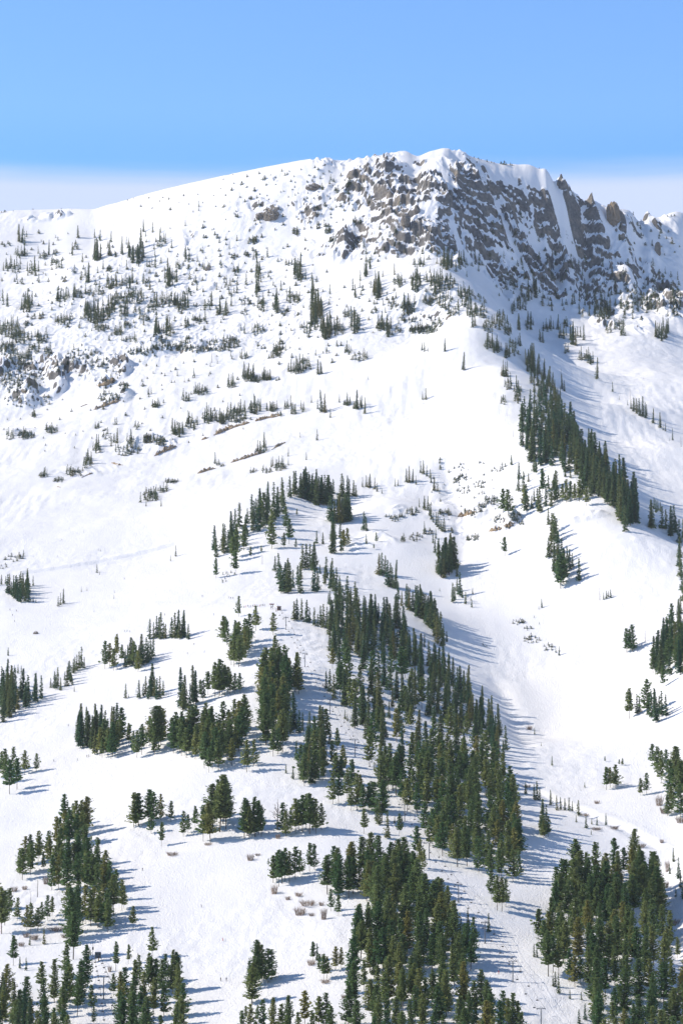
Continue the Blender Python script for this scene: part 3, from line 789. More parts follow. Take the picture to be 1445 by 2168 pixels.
E('spruce', 'the sparse scrub low on the basin slope', '1183,1388,20 1176,1382,12')
# ---- bench, dark stand, spur crest
W = 'the tree row along the bench above the basin'
E('spruce', W, '1097,1041,38 1108,1042,46 1113,1082,60 1130,1062,28 1155,1072,46 1166,1072,40 1142,1086,58 1137,1078,46 1148,1032,34 1160,1036,32 1172,1032,28 1196,1010,26 1207,1012,22 1125,1078,30')
E('pine', W, '1148,1045,56 1178,1064,46 1190,1062,40 1198,1064,52 1207,1062,46 1216,1062,40 1226,1062,48 1241,1072,44 1110,1076,50 1134,1005,30 1176,1030,36 1172,1065,52 1233,1058,50')
E('pine', 'the rocky outcrop above the gully', '1064,1086,54 1075,1091,58')
W = 'the big dark fir stand below the spur'
PZ('spruce', W, 46, 44, 62, '1100,950 1105,885 1130,848 1170,862 1200,900 1180,935 1140,960')
PZ('spruce', W, 50, 48, 72, '1105,980 1150,960 1205,905 1235,945 1255,985 1230,1010 1185,990 1140,990')
PZ('spruce', W, 70, 55, 82, '1230,1020 1258,990 1295,1012 1330,1050 1352,1090 1345,1110 1322,1130 1308,1092 1275,1060 1240,1050')
E('spruce', W, '1098,1015,38 1130,1000,40 1118,1020,20 1195,1000,48 1082,985,24')
PZ('fir', 'the dark firs on the shaded side of the spur', 36, 28, 46, '1110,770 1125,755 1145,790 1190,850 1180,880 1150,860 1130,830')
E('fir', 'the dark firs on the shaded side of the spur', '1162,820,46 1194,828,24 1189,824,34 1117,770,32 1126,786,44 1121,780,40')
W = 'the firs beside the photo edge under the shaded bowl'
E('spruce', W, '1378,1119,62 1388,1086,30 1397,1083,22 1401,1121,52 1409,1122,46 1419,1136,66 1426,1122,54 1437,1150,52 1446,1142,46 1392,1082,24 1430,1130,40 1452,1150,56 1384,1078,26')
W = 'the line of firs across the sunlit bowl'
E('fir', W, '1263,803,48 1296,829,22 1340,871,30 1347,876,34 1354,881,40 1360,882,44 1366,885,36 1335,866,22 1382,896,32 1397,906,34 1403,911,14 1408,913,18 1423,932,26 1350,872,24 1328,858,12 1310,846,9 1417,933,8 1368,880,26 1343,868,26')
W = 'the fir crest at the top of the forested spur'
PZ('spruce', W, 34, 46, 64, '610,1054 625,1046 662,1048 700,1060 702,1070 672,1072 640,1056')
PZ('spruce', W, 34, 44, 66, '600,1058 612,1078 552,1128 500,1160 478,1178 455,1195 450,1172 480,1138 540,1090')
E('pine', W, '558,1110,70 575,1162,62 605,1122,52 612,1152,56 601,1160,34 498,1216,52 500,1180,62 457,1224,44 530,1182,26 575,1140,66 553,1170,16 494,1190,56 516,1165,54')
EL(W, '485,1218,14,6,8,4,9 475,1230,10,5,4,4,8')
W = 'the fir clump beside the gully head'
E('spruce', W, '723,1056,56 735,1051,46 739,1051,38 748,1051,36 753,1052,26 727,1052,40 714,1072,30 705,1045,32')
PZ('spruce', W, 16, 46, 62, '696,1102 716,1096 745,1090 741,1106 706,1112')
E('spruce', W, '703,1172,66 706,1142,62 770,1123,42 775,1125,30 775,1152,22 670,1152,30 683,1152,26 707,1160,50 720,1140,40')
E('pine', W, '727,1166,46 735,1156,40 722,1172,32 796,1148,22 791,1163,12 628,1092,16 626,1160,20')
W = 'the spruce clumps above the lift hut'
E('spruce', W, '582,1210,34 589,1227,58 595,1256,60 603,1256,66 610,1257,76 600,1252,50 620,1247,42 613,1250,60 592,1240,50 640,1206,56 648,1206,56 656,1202,52 665,1211,64 661,1206,44 635,1257,60 637,1226,36 666,1254,56 672,1252,44 662,1250,40 677,1215,20 630,1240,44 690,1227,50 700,1247,56 706,1252,42 712,1252,52 718,1270,52 698,1282,32 710,1277,50 695,1280,26 687,1238,40 703,1240,60')
W = 'the spruce row along the shaded side of the spur'
E('spruce', W, '802,1217,46 808,1220,52 815,1217,42 820,1242,58 836,1247,62 830,1242,42 842,1270,40 850,1284,32 826,1244,54')
PZ('spruce', W, 30, 44, 64, '848,1272 858,1284 882,1290 902,1302 932,1332 918,1340 890,1312 865,1292')
E('spruce', W, '925,1362,60 932,1350,56 938,1368,46')
W = 'the tight spruce clump in the gully'
PZ('spruce', W, 13, 56, 78, '925,1216 936,1226 950,1222 964,1206 946,1190')
E('spruce', W, '920,1172,32 928,1178,40 916,1150,22 958,1276,44 973,1262,52 967,1252,28 985,1279,26 978,1266,20 998,1286,18 967,1222,30 962,1270,30 1000,1258,14 996,1272,10 930,1252,8')
W = 'the little fir tufts on the rim of the gully'
E('fir', W, '767,1031,22 775,1031,26 783,1032,30 793,1036,26 798,1041,20 780,1033,24 836,1030,18 842,1028,14 860,1021,30 866,1022,36 873,1022,30 880,1026,20 890,1001,26 896,1004,30 903,1008,24 910,1012,20 918,1039,30 912,1022,22 926,1040,20 930,1045,14 808,1045,12')
W = 'the fir line on the gully bank'
E('fir', W, '887,1074,20 897,1077,28 905,1081,32 913,1100,34 917,1106,22 926,1116,32 930,1120,26 938,1126,30 942,1126,22 909,1092,28 922,1112,28 934,1124,26 899,1080,24 945,1160,24 922,1140,22 898,1125,22')
EL('the scrub on the gully banks', '940,1088,14,7,12,8,15 873,1085,14,6,12,8,14 835,1100,10,5,7,6,13 850,1096,8,4,5,6,12 822,1096,6,4,3,6,10 880,1140,16,8,12,6,12 852,1145,5,4,4,10,18 905,1128,10,6,6,8,14 955,1125,8,5,5,6,10')
EL('the scattered tufts right across the gully head', '978,990,8,8,6,5,10 965,1018,8,7,8,6,10 985,1010,12,8,8,5,10 1018,982,5,3,2,6,9 980,1040,14,8,12,5,10 1015,1027,14,8,10,6,11 1050,995,14,7,6,6,10 1065,990,8,6,4,8,13 1018,1045,6,3,4,5,8 1000,1085,22,8,14,7,12 1040,1062,14,8,12,10,18 1020,1072,8,4,6,8,12 1000,1140,14,6,10,7,14 1055,1100,12,8,10,6,12 1090,1095,14,8,16,7,14 1078,1115,10,5,8,6,10 1100,1108,10,5,6,6,10 932,985,3,14,4,8,16'.replace('right ', ''))
# ---- upper slopes
W = 'the upper slope under the low saddle'
E('fir', W, '40,511,38 46,514,32 52,518,24 38,542,24 52,542,28 103,540,34 165,503,28 152,539,28 187,598,44 202,546,42 207,552,50 212,548,34 230,541,34 258,537,40 235,513,26 212,510,26 200,503,20 298,526,46 273,541,28 281,557,40 292,558,44 303,546,36 304,491,30 323,492,24 338,512,30 340,492,14 308,500,16 360,485,12 392,478,14 421,438,14 420,446,12')
EL(W, '45,503,12,9,5,14,30 45,541,14,8,7,12,24 30,570,13,8,9,18,34 68,577,14,8,8,18,34 92,545,9,4,4,10,18 120,562,15,8,9,10,20 14,570,8,6,5,14,26 40,597,14,5,6,8,16 15,520,12,5,4,8,12 57,652,12,13,17,22,40 78,673,14,5,6,10,18 130,633,13,9,12,16,28 150,628,12,7,6,18,38 8,641,11,11,7,14,24 135,681,18,8,15,12,24 205,547,7,7,4,22,40 240,540,8,4,4,10,20 115,540,4,3,2,10,16 160,527,6,5,3,8,14')
W = 'the sparse thickets of the upper middle slope'
EL(W, '200,621,22,7,13,10,22 240,602,16,11,15,12,28 275,602,18,9,12,12,30 205,671,27,17,42,13,32 215,697,18,7,12,12,24 250,641,20,13,20,12,28 260,667,9,11,9,14,32 285,632,22,13,20,12,26 285,542,16,12,14,14,36 338,514,12,9,6,12,26 360,596,15,11,14,16,46 345,642,26,11,22,12,30 385,646,16,11,22,16,38 338,702,10,7,8,18,34 357,702,12,11,10,16,40 250,706,9,5,9,14,30 330,706,5,5,4,22,40 395,547,7,11,6,14,34 440,652,10,7,6,14,36 470,662,13,9,12,16,40 275,722,16,5,9,8,20 165,625,10,5,5,10,22 180,590,8,8,3,14,26 230,572,6,4,4,8,16 310,600,10,10,5,12,26 320,655,10,8,6,10,20 400,620,10,10,4,10,22 420,680,14,6,10,8,16 305,675,12,6,7,8,18 395,690,6,5,3,16,30 410,600,6,5,3,8,14 320,565,10,6,4,14,24 235,655,12,10,10,12,26 185,655,8,8,8,16,30 290,660,8,6,5,8,16 270,690,10,5,6,8,16 435,570,8,5,3,10,20 375,565,8,5,4,12,24')
W = 'the rocky knoll at the photo edge'
EL(W, '20,702,20,18,34,12,28 45,717,16,12,22,10,26 15,740,18,13,22,10,24 85,717,20,11,18,10,24 70,741,14,9,10,10,26 45,762,24,13,30,10,22 100,745,12,8,8,10,20 60,690,12,6,5,8,16')
EL(W, '25,800,24,34,48,6,16 65,805,30,34,40,5,14 40,850,34,12,18,5,12 165,752,28,14,18,6,16 200,765,30,18,20,6,14 240,790,18,16,12,6,14 130,775,16,14,8,6,13 225,815,22,10,8,5,10 95,850,14,10,7,5,11')
W = 'the scrub band beneath the upper slope thickets'
EL(W, '360,736,38,7,28,7,18 420,741,30,7,26,7,17 310,746,18,7,12,7,17 450,727,12,6,8,8,18 490,727,20,11,24,9,22 545,702,12,9,12,9,22 470,738,20,6,14,6,13 285,745,14,6,9,8,18 345,720,10,6,6,8,16 395,722,10,5,6,7,15')
E('fir', W, '517,706,26 510,700,14')
EL(W, '587,747,9,9,18,10,28 515,757,7,5,5,14,24 575,757,6,4,4,10,18 595,725,6,4,4,8,14 488,757,4,4,2,8,14 600,740,5,4,3,12,22 555,735,12,5,5,6,12')
W = 'the steep snowfield left of the summit cliffs'.replace('left of', 'below')
EL(W, '535,512,11,7,9,10,18 540,546,6,13,6,10,22 545,581,5,15,9,16,32 543,617,4,13,6,18,36 630,577,9,18,15,16,36 640,592,7,7,4,12,26 662,622,4,12,4,25,40 625,492,7,5,5,10,20 585,652,5,13,6,16,40 620,635,14,9,12,12,26 600,660,10,6,5,8,16 520,540,8,6,4,8,16 495,545,6,5,3,8,16 500,580,8,10,4,10,22 488,620,8,16,6,12,26 520,640,10,8,6,8,16 555,650,10,10,9,12,26 515,665,8,5,5,6,12 610,560,5,4,3,8,14 571,625,8,6,3,6,12 655,690,6,5,3,8,16 500,455,5,6,3,6,12 530,420,3,3,2,6,12 545,470,8,6,4,6,12 700,385,5,5,2,8,14 740,390,6,8,4,10,18 683,400,3,3,2,10,16 720,372,2,2,1,10,12 695,490,8,5,5,8,16 690,480,5,3,3,10,16 705,510,6,8,5,10,22 672,480,5,6,4,8,16 755,470,10,8,6,8,18')
W = 'the dense fir grove under the summit cliffs'
EL(W, '670,662,11,20,24,22,46 690,702,13,17,22,20,42 650,702,9,7,6,16,30 715,702,13,11,13,14,34 752,692,9,17,13,16,38 745,667,9,9,8,8,20 730,665,8,8,6,8,18 665,690,8,8,8,20,38 690,715,8,5,5,16,30')
E('fir', W, '698,622,22 752,630,30 662,615,34')
W = 'the firs across the head of the open face'
EL(W, '800,622,12,13,15,14,38 825,637,8,6,4,8,16 805,692,8,13,11,14,40 820,702,8,13,10,14,38 862,657,15,13,22,14,34 895,700,30,7,44,8,20 880,602,10,18,17,14,32 925,612,17,13,20,14,34 940,642,15,13,14,12,28 910,592,13,9,10,12,28 945,562,13,11,18,16,38 885,562,13,7,8,12,24 778,566,6,16,8,14,30 775,582,4,8,4,18,32 845,600,10,10,8,12,26 835,650,10,7,6,8,18 905,640,12,10,10,10,22 870,680,20,6,12,7,16 925,685,14,8,10,8,18 950,600,12,12,12,12,28 840,700,8,6,5,8,16 800,600,6,6,4,20,34 790,660,8,5,4,8,16 955,660,10,10,8,10,22')
W = 'the firs thinly strewn on the open face'
EL(W, '625,787,17,5,13,18,40 650,780,8,6,6,12,24 735,747,8,5,5,14,30 760,757,18,7,10,10,22 610,864,9,5,6,14,26 620,874,8,4,5,16,28 640,870,4,7,3,18,28 735,855,10,4,8,12,24 755,862,8,6,5,14,28 712,733,3,3,1,12,14 645,765,8,4,4,8,16 690,745,10,5,4,6,12')
E('fir', W, '672,866,22 681,872,48 687,874,42 699,884,20 659,852,16 718,852,20 754,866,42 765,864,30 772,876,36 673,792,32 680,792,28 894,846,18 901,846,26 896,856,6 892,742,14 898,744,22 905,744,14 941,744,30 980,784,40 977,782,12 671,932,24 635,926,12 648,974,18 779,804,8 668,752,14 893,741,18')
W = 'the fir row on the brow above the tan ledges'
EL(W, '525,802,13,7,18,14,34 565,802,11,4,13,14,30 490,817,9,7,9,12,26 545,806,8,5,7,10,20 588,806,4,3,2,8,14 500,882,22,16,40,10,28 540,868,13,12,20,12,30 575,867,11,5,13,10,24 470,890,8,8,10,12,26 592,880,5,3,3,8,14')
W = 'the sunlit slope of tan ledges'
EL(W, '72,880,5,4,5,8,18 20,925,9,7,7,10,22 55,922,20,7,26,7,16 108,912,13,7,14,8,18 95,1008,5,4,4,16,30 88,1008,7,3,6,8,14 125,1018,10,4,10,7,12 150,1002,10,7,11,8,20 185,982,9,11,11,12,28 205,952,9,9,10,12,32 240,938,8,9,5,18,36 275,937,9,7,6,16,34 268,955,28,10,26,7,15 315,932,13,9,17,8,16 340,937,11,7,14,7,17 375,917,13,9,17,14,36 405,902,13,11,16,12,32 440,887,11,11,15,12,32 465,887,11,9,12,10,26 205,905,6,3,4,10,18 245,898,4,2,2,14,22 222,912,4,2,3,6,9 330,860,9,3,9,10,20 425,832,17,5,13,12,28 395,847,9,4,7,10,20 230,843,24,9,22,6,14 170,1000,8,8,6,8,16 225,925,8,7,6,8,16 290,905,8,5,4,8,16 260,820,12,6,9,6,14')
E('fir', W, '315,835,16 320,834,14 375,796,15 410,796,18 412,800,12 388,840,20 455,982,26 390,809,10 313,835,14 550,954,22 545,956,26 559,948,34 563,955,24 590,990,26 596,985,22 610,966,20 610,985,16 530,1002,14 445,776,12 460,770,10')
EL(W, '550,957,9,5,7,10,22 466,985,8,4,5,8,14 590,990,16,9,14,10,22 565,998,10,5,8,7,14 535,998,8,4,4,6,12')
W = 'the slanting clump in the wide snow bowl'
EL(W, '320,1052,17,11,27,10,24 345,1038,11,5,11,8,18 365,1020,16,4,14,7,14')
E('fir', W, '297,1064,24 341,1072,18 309,1072,14')
E('fir', 'the empty snow bowl', '372,1178,24 361,1188,13 205,1213,20 211,1217,8 213,1167,6 208,1166,5 172,1253,12 184,1251,9 241,1268,9 242,1255,6 123,1284,22 128,1281,26 134,1278,32 199,1296,6 76,1341,7 177,1127,5')
# ---- shaded gully and bowl
W = 'the shaded gully behind the spur crest'
EL(W, '985,632,16,18,22,12,30 1000,662,13,13,17,12,28 1020,665,10,10,8,12,24 1035,692,13,13,17,10,26 1060,684,14,18,20,12,28 1075,705,9,8,10,12,26 1035,732,9,9,11,14,32 1050,742,11,7,11,14,32 1072,752,7,7,9,12,28 1090,748,8,6,5,12,24 1068,792,8,9,10,12,28 1075,817,7,9,9,10,26 1065,852,5,7,6,8,18 1095,838,9,18,15,12,30 1015,640,12,12,8,8,18 1085,730,8,8,6,10,22')
E('fir', W, '1000,693,36 1005,690,30 1100,733,30 1096,728,18 1118,630,42 1133,630,44 1130,612,36 1098,700,34 1097,690,28')
W = 'the shaded bowl below the summit cliffs'
EL(W, '1105,642,14,18,17,12,32 1130,622,7,12,5,20,40 1120,692,9,9,7,14,30 1160,697,13,7,11,10,26 1147,722,6,5,4,18,30 1190,712,9,6,8,14,28 1198,747,5,3,3,18,26 1235,757,13,5,9,12,26 1248,768,8,4,6,14,28 1275,662,18,16,28,14,30 1310,692,13,10,9,12,26 1318,707,6,5,6,14,26 1400,707,14,12,19,12,36 1380,642,18,18,20,10,22 1430,642,13,28,26,8,20 1350,640,18,20,18,8,20 1320,650,10,12,9,8,18 1195,690,6,5,4,12,24 1080,600,20,16,10,10,22 1155,640,10,10,5,8,16 1100,560,8,8,4,12,24 1085,655,6,10,5,16,30 1010,560,12,16,7,12,26 975,560,14,10,10,14,30 1290,700,8,6,4,16,28')
E('fir', W, '1212,730,46 1218,732,40 1207,720,34 1180,698,34 1213,715,38 1235,720,34 1228,714,24 1222,712,22 1400,722,40 1409,716,30 1211,728,40')
EL('the saplings sprinkled over the upper slope', '110,590,120,100,45,5,13 270,620,210,105,130,5,15 430,610,80,130,45,5,14 600,600,100,110,60,5,14 820,650,150,60,55,5,14 300,770,170,50,40,4,11 640,720,110,60,35,5,13 120,900,120,60,25,4,11 400,860,150,80,35,5,12 650,440,80,50,26,5,12 500,480,90,60,14,4,10 980,1050,80,60,26,4,10')
EL('the saplings on the snowy shoulder of the summit', '560,400,120,36,34,4,12 640,370,60,20,16,5,12 380,430,90,20,14,4,9')
EL('the small trees rooted on the cliff ledges', '760,400,60,40,16,7,18 860,470,60,50,14,7,16 800,530,60,30,16,7,18 930,545,40,20,10,10,24 1050,480,80,70,22,7,18 1150,540,90,60,30,7,18 1230,600,70,50,26,8,20 1350,600,60,50,26,7,18 1100,600,60,40,18,8,22 700,430,60,40,18,6,14 1340,500,40,30,10,6,14 1410,520,30,30,10,5,12')
EL('the trees on the shaded ribs under the right crag'.replace('right ', 'far '), '1260,650,50,30,26,10,26 1340,640,40,40,24,9,22 1410,620,30,50,22,9,20 1180,640,40,20,14,10,26 1300,600,40,30,14,7,16')
EL('the lone firs between upper thickets', '180,560,150,60,26,10,24 320,600,120,90,30,10,26 470,600,70,110,28,10,26 600,600,60,80,20,10,24 850,610,110,40,24,10,28 960,620,40,50,16,10,26')
# ---- skyline
E('dwarf', 'the summit skyline', '1003,334,6 1012,336,5 1018,338,4 1030,342,8 1040,344,5 1045,345,4 1060,347,9 1067,348,11 1071,348,7 1080,349,8 1084,350,5 1141,351,4')
E('dwarf', 'the low saddle skyline', '10,449,7 3,450,5 28,447,4 152,443,3 270,424,5 283,420,4 130,442,4 70,443,5')
E('dwarf', 'the far skyline at the photo edge', '1340,454,9 1356,459,5 1370,460,4 1420,458,7 1427,457,6 1412,458,5 1380,520,14 1355,485,12 1341,490,9 1395,500,7')

# ------------------------------------------------------------------ plant the trees
def thing(name, label, cat, loc, rz=0.0, group=None):
    o = bpy.data.objects.new(name, None); COL.objects.link(o)
    o.location = loc; o.rotation_euler = (0, 0, rz); o.empty_display_size = .5
    return tag(o, label, cat, group)

for t in TREES:
    x, y, z = hit(t['u'], t['v'])
    t['p'] = (x, y, z); t['H'] = t['h'] * y / F
TREES = [t for t in TREES if t['v'] - t['h'] < 2166 and -25 < t['u'] < 1470 and t['H'] > .3]

ORD = 'first second third fourth fifth sixth seventh eighth ninth'.split()
def label_trees():
    sets = {}
    for t in TREES: sets.setdefault((t['where'], t['kind']), []).append(t)
    for (where, kind), L in sets.items():
        w = WORD[kind]
        place = where[4:] if where.startswith('the ') else where
        for t in L: t['group'] = '%ss: %s' % (w, place)
        L.sort(key=lambda t: t['u'])
        n = len(L)
        if n == 1:
            L[0]['label'] = 'single dark green %s, %s' % (w, place); continue
        if n <= 9:
            for i, t in enumerate(L): t['label'] = '%s %s from sunlit end, %s' % (ORD[i], w, place)
            continue
        rest = list(L)
        def take(t, s):
            if t in rest: rest.remove(t); t['label'] = s
        for i in range(3):
            take(L[i], '%s %s from sunlit end, %s' % (ORD[i], w, place))
            take(L[-1 - i], '%s %s from shaded end, %s' % (ORD[i], w, place))
        tall = max(L, key=lambda t: t['h']); take(tall, 'tallest %s, %s' % (w, place))
        hi = min(L, key=lambda t: t['v']); take(hi, 'farthest uphill %s, %s' % (w, place))
        lo = max(L, key=lambda t: t['v']); take(lo, 'farthest downhill %s, %s' % (w, place))
        if not rest: continue
        nb = 2 if len(rest) < 24 else 3
        us = sorted(t['u'] for t in rest); vs = sorted(t['v'] for t in rest); hs_ = sorted(t['h'] for t in rest)
        def bin_(q, v): return min(nb - 1, int(nb * sum(1 for a in q if a < v) / len(q)))
        NU = ['sunlit', 'shaded'] if nb == 2 else ['sunlit', 'middle', 'shaded']
        NV = ['upper', 'lower'] if nb == 2 else ['upper', 'central', 'lower']
        for t in rest:
            sz = 'tall' if t['h'] >= hs_[len(hs_) // 2] else 'short'
            t['label'] = '%s %s, %s %s part, %s' % (sz, w, NU[bin_(us, t['u'])], NV[bin_(vs, t['v'])], place)
label_trees()

MAXK = 296
for kind in KINDS:
    L = sorted([t for t in TREES if t['kind'] == kind], key=lambda t: -t['h'])
    ind, rest = L[:MAXK], L[MAXK:]
    for t in ind:
        p = R.choice(PROTO[kind]); x, y, z = t['p']
        H = t['H']; w = H * R.uniform(.74, 1.18) * (1.0 if kind != 'dwarf' else (R.uniform(.75, 1.4) if t['h'] > 13 else R.uniform(1.2, 2.1)))
        if kind == 'dwarf' and t['h'] <= 13: H *= .8
        rz = R.uniform(0, 6.28)
        if kind == 'dwarf':
            o = bpy.data.objects.new(KINDS[kind], p['whole']); COL.objects.link(o)
            o.location = (x, y, z - .02 * H); o.rotation_euler = (0, 0, rz); o.scale = (w, w, H)
            tag(o, t['label'], 'tree', t['group'])
            continue
        o = thing(KINDS[kind], t['label'], 'tree', (x, y, z), rz, t['group'])
        o.scale = (w, w, H)
        o.rotation_euler = (R.gauss(0, .03), R.gauss(0, .03), rz)
        for nm in ('trunk', 'crown'):
            c = bpy.data.objects.new(nm, p[nm]); COL.objects.link(c); c.parent = o
    if rest:
        VV = []; QQ = []; MI = []; TI = []; off = 0
        for t in rest:
            v, q, ncr = R.choice(PROTO[kind])['lite']; x, y, z = t['p']; H = t['H']
            w = H * R.uniform(.86, 1.16) * (1.0 if kind != 'dwarf' else (R.uniform(.7, 1.35) if t['h'] > 13 else R.uniform(1.1, 2.1)))
            if kind == 'dwarf' and t['h'] <= 13: H *= .8
            a = R.uniform(0, 6.28)
            ca, sa = math.cos(a), math.sin(a)
            o = np.empty_like(v)
            o[:, 0] = (v[:, 0] * ca - v[:, 1] * sa) * w + x; o[:, 1] = (v[:, 0] * sa + v[:, 1] * ca) * w + y; o[:, 2] = v[:, 2] * H + z - .02 * H
            VV.append(o); QQ.append(q + off); off += len(v)
            mi = np.zeros(len(q), np.int32); mi[ncr:] = 1; MI.append(mi); TI.append(np.full(len(q), R.random(), np.float32))
        VV = np.concatenate(VV); QQ = np.concatenate(QQ); MI = np.concatenate(MI); TI = np.concatenate(TI)
        nm = {'pine': 'pine_forest', 'spruce': 'spruce_forest', 'fir': 'fir_forest', 'dwarf': 'scrub_vegetation'}[kind]
        me = bpy.data.meshes.new(nm)
        me.vertices.add(len(VV)); me.vertices.foreach_set('co', VV.ravel())
        me.loops.add(QQ.size); me.loops.foreach_set('vertex_index', QQ.ravel().astype(np.int32))
        me.polygons.add(len(QQ)); me.polygons.foreach_set('loop_start', np.arange(0, QQ.size, 4, dtype=np.int32))
        me.materials.append(MAT['fir' if kind == 'dwarf' else kind]); me.materials.append(MAT['bark'])
        me.polygons.foreach_set('material_index', MI)
        at = me.attributes.new('tint', 'FLOAT', 'FACE'); at.data.foreach_set('value', TI)
        me.update(calc_edges=True)
        o = link(nm, me)
        tag(o, 'the smaller %ss filling out the distant stands on the snow slopes' % WORD[kind], 'forest', None, 'stuff')
    print('TREES', kind, len(L), 'smallest individual', round(ind[-1]['h'], 1), 'rest', len(rest))

# ------------------------------------------------------------------ helpers for built things
class MB:
    def __init__(s): s.V = []; s.F = []
    def tube(s, p0, p1, r0, r1=None, n=8, cap=True):
        r1 = r0 if r1 is None else r1
        p0 = Vector(p0); p1 = Vector(p1); d = (p1 - p0).normalized(); a = d.orthogonal().normalized(); b = d.cross(a); i = len(s.V)
        for p, q in ((p0, r0), (p1, r1)):
            for k in range(n):
                an = 2 * math.pi * k / n; s.V.append(tuple(p + a * math.cos(an) * q + b * math.sin(an) * q))
        for k in range(n): s.F.append((i + k, i + (k + 1) % n, i + n + (k + 1) % n, i + n + k))
        if cap: s.F.append(tuple(range(i + n - 1, i - 1, -1))); s.F.append(tuple(range(i + n, i + 2 * n)))
        return s
    def path(s, pts, r, n=6):
        for a, b in zip(pts[:-1], pts[1:]): s.tube(a, b, r, r, n)
        return s
    def box(s, c, d, rz=0.0):
        i = len(s.V); ca, sa = math.cos(rz), math.sin(rz)
        for X in (-1, 1):
            for Yv in (-1, 1):
                for Z in (-1, 1):
                    x, y = X * d[0] / 2, Yv * d[1] / 2
                    s.V.append((c[0] + x * ca - y * sa, c[1] + x * sa + y * ca, c[2] + Z * d[2] / 2))
        for q in ((0, 1, 3, 2), (4, 6, 7, 5), (0, 4, 5, 1), (2, 3, 7, 6), (0, 2, 6, 4), (1, 5, 7, 3)): s.F.append(tuple(i + k for k in q))
        return s
    def build(s, name, m, parent=None, bevel=0.0):
        me = bpy.data.meshes.new(name); me.from_pydata(s.V, [], s.F); me.update()
        bm = bmesh.new(); bm.from_mesh(me); bmesh.ops.recalc_face_normals(bm, faces=bm.faces)
        if bevel: bmesh.ops.bevel(bm, geom=list(bm.edges), offset=bevel, segments=1, affect='EDGES', clamp_overlap=True)
        bm.to_mesh(me); bm.free()
        return link(name, me, m, parent)

def copy_tree(o, parent=None):
    c = o.copy(); COL.objects.link(c)
    if parent is not None: c.parent = parent
    for k in list(o.children): copy_tree(k, c)
    return c

STEEL = simple('galvanised steel', (.22, .23, .24), .5, .2, 3.0, .5)
DARK = simple('dark painted steel', (.05, .055, .06), .5, .2, 3.0)
WOODM = simple('weathered brown boards', (.16, .085, .05), .85, .3, 4.0)
SNOWM = simple('settled snow', (.87, .88, .89), .8, .02, 1.0)
TEAL = simple('dark teal sheet metal', (.035, .06, .075), .5, .2, 2.0)
GLASS = simple('dark window glass', (.02, .025, .03), .12, .1, 2.0)
RED = simple('faded red paint', (.45, .07, .05), .6, .15, 3.0)
YEL = simple('ochre painted steel', (.38, .24, .06), .6, .15, 3.0)
SEATM = simple('dark seat slats', (.07, .06, .055), .7, .2, 5.0)

# ------------------------------------------------------------------ upper chairlift
TW = [(605, 1333, 25), (645, 1412, 28), (698, 1512, 32), (751, 1602, 36), (800, 1668, 34), (856, 1739, 34), (908, 1820, 34), (970, 1911, 37), (1026, 1998, 43), (1085, 2080, 43), (1145, 2190, 52)]
tw = []
for (u, v, hp) in TW:
    p = Vector(hit(u, v)); tw.append((p, hp * p.y / F))
def tower(p, H, d, arm, label, group):
    a = math.atan2(d.y, d.x) - math.pi / 2
    o = thing('lift_tower', label, 'lift tower', p, a, group)
    MB().tube((0, 0, -.8), (0, 0, H), .17, .11, 10).build('mast', STEEL, o)
    MB().tube((0, 0, -.5), (0, 0, .18), .4, .36, 10).build('footing', STEEL, o)
    c = MB().box((0, 0, H), (arm * 2, .16, .18), 0); c.tube((-arm * .75, 0, H + .02), (0, 0, H + .5), .05).tube((arm * .75, 0, H + .02), (0, 0, H + .5), .05).build('crossarm', STEEL, o)
    for s in (-1, 1):
        m = MB().box((s * arm, 0, H - .14), (.09, 1.2, .1))
        for k in range(4): m.tube((s * arm - .07, -.5 + .33 * k, H + .0), (s * arm + .07, -.5 + .33 * k, H + .0), .12, .12, 10)
        m.build('sheave_train', DARK, o)
        MB().tube((s * (arm - .25), 0, H + .1), (s * (arm - .25), 0, H + .65), .035, .035, 6).build('lifting_frame', STEEL, o)
    l = MB()
    for k in range(int(H / .35)): l.tube((-.16, -.2, .35 * k + .3), (.16, -.2, .35 * k + .3), .018, .018, 4)
    l.tube((-.16, -.2, .2), (-.16, -.2, H), .018, .018, 4).tube((.16, -.2, .2), (.16, -.2, H), .018, .018, 4).build('ladder', STEEL, o)
    return o
ARM = 1.15
TL = ['highest', 'second highest', 'third highest', 'fourth highest', 'fifth highest', 'sixth highest', 'fifth lowest', 'fourth lowest', 'third lowest', 'second lowest', 'lowest']
dirs = []
for i, (p, H) in enumerate(tw):
    a = tw[max(0, i - 1)][0]; b = tw[min(len(tw) - 1, i + 1)][0]
    d = (a - b); d.z = 0; d.normalize(); dirs.append(d)
    tower(p, H, d, ARM, 'grey steel T-shaped tower, %s on the long chairlift' % TL[i], 'towers of the long chairlift')
top = Vector(hit(580, 1290)); topH = 2.2 + 1.2
lines = {}
for s in (-1, 1):
    pts = []
    for (p, H), d in zip(tw, dirs):
        side = Vector((d.y, -d.x, 0)); pts.append(p + side * s * ARM + Vector((0, 0, H + .12)))
    side = Vector((dirs[0].y, -dirs[0].x, 0))
    pts.insert(0, top + side * s * ARM + Vector((0, 0, topH - .2)))
    full = []
    for a, b in zip(pts[:-1], pts[1:]):
        for k in range(12):
            f = k / 12; q = a.lerp(b, f); q.z -= .9 * 4 * f * (1 - f) * ((b - a).length / 60) ** 1.5; full.append(q)
    full.append(pts[-1]); lines[s] = full
    tag(MB().path(full, .028, 5).build('lift_cable', DARK), 'thin steel haul rope on the %s side of the long chairlift' % ('sunlit' if s < 0 else 'shaded'), 'cable')
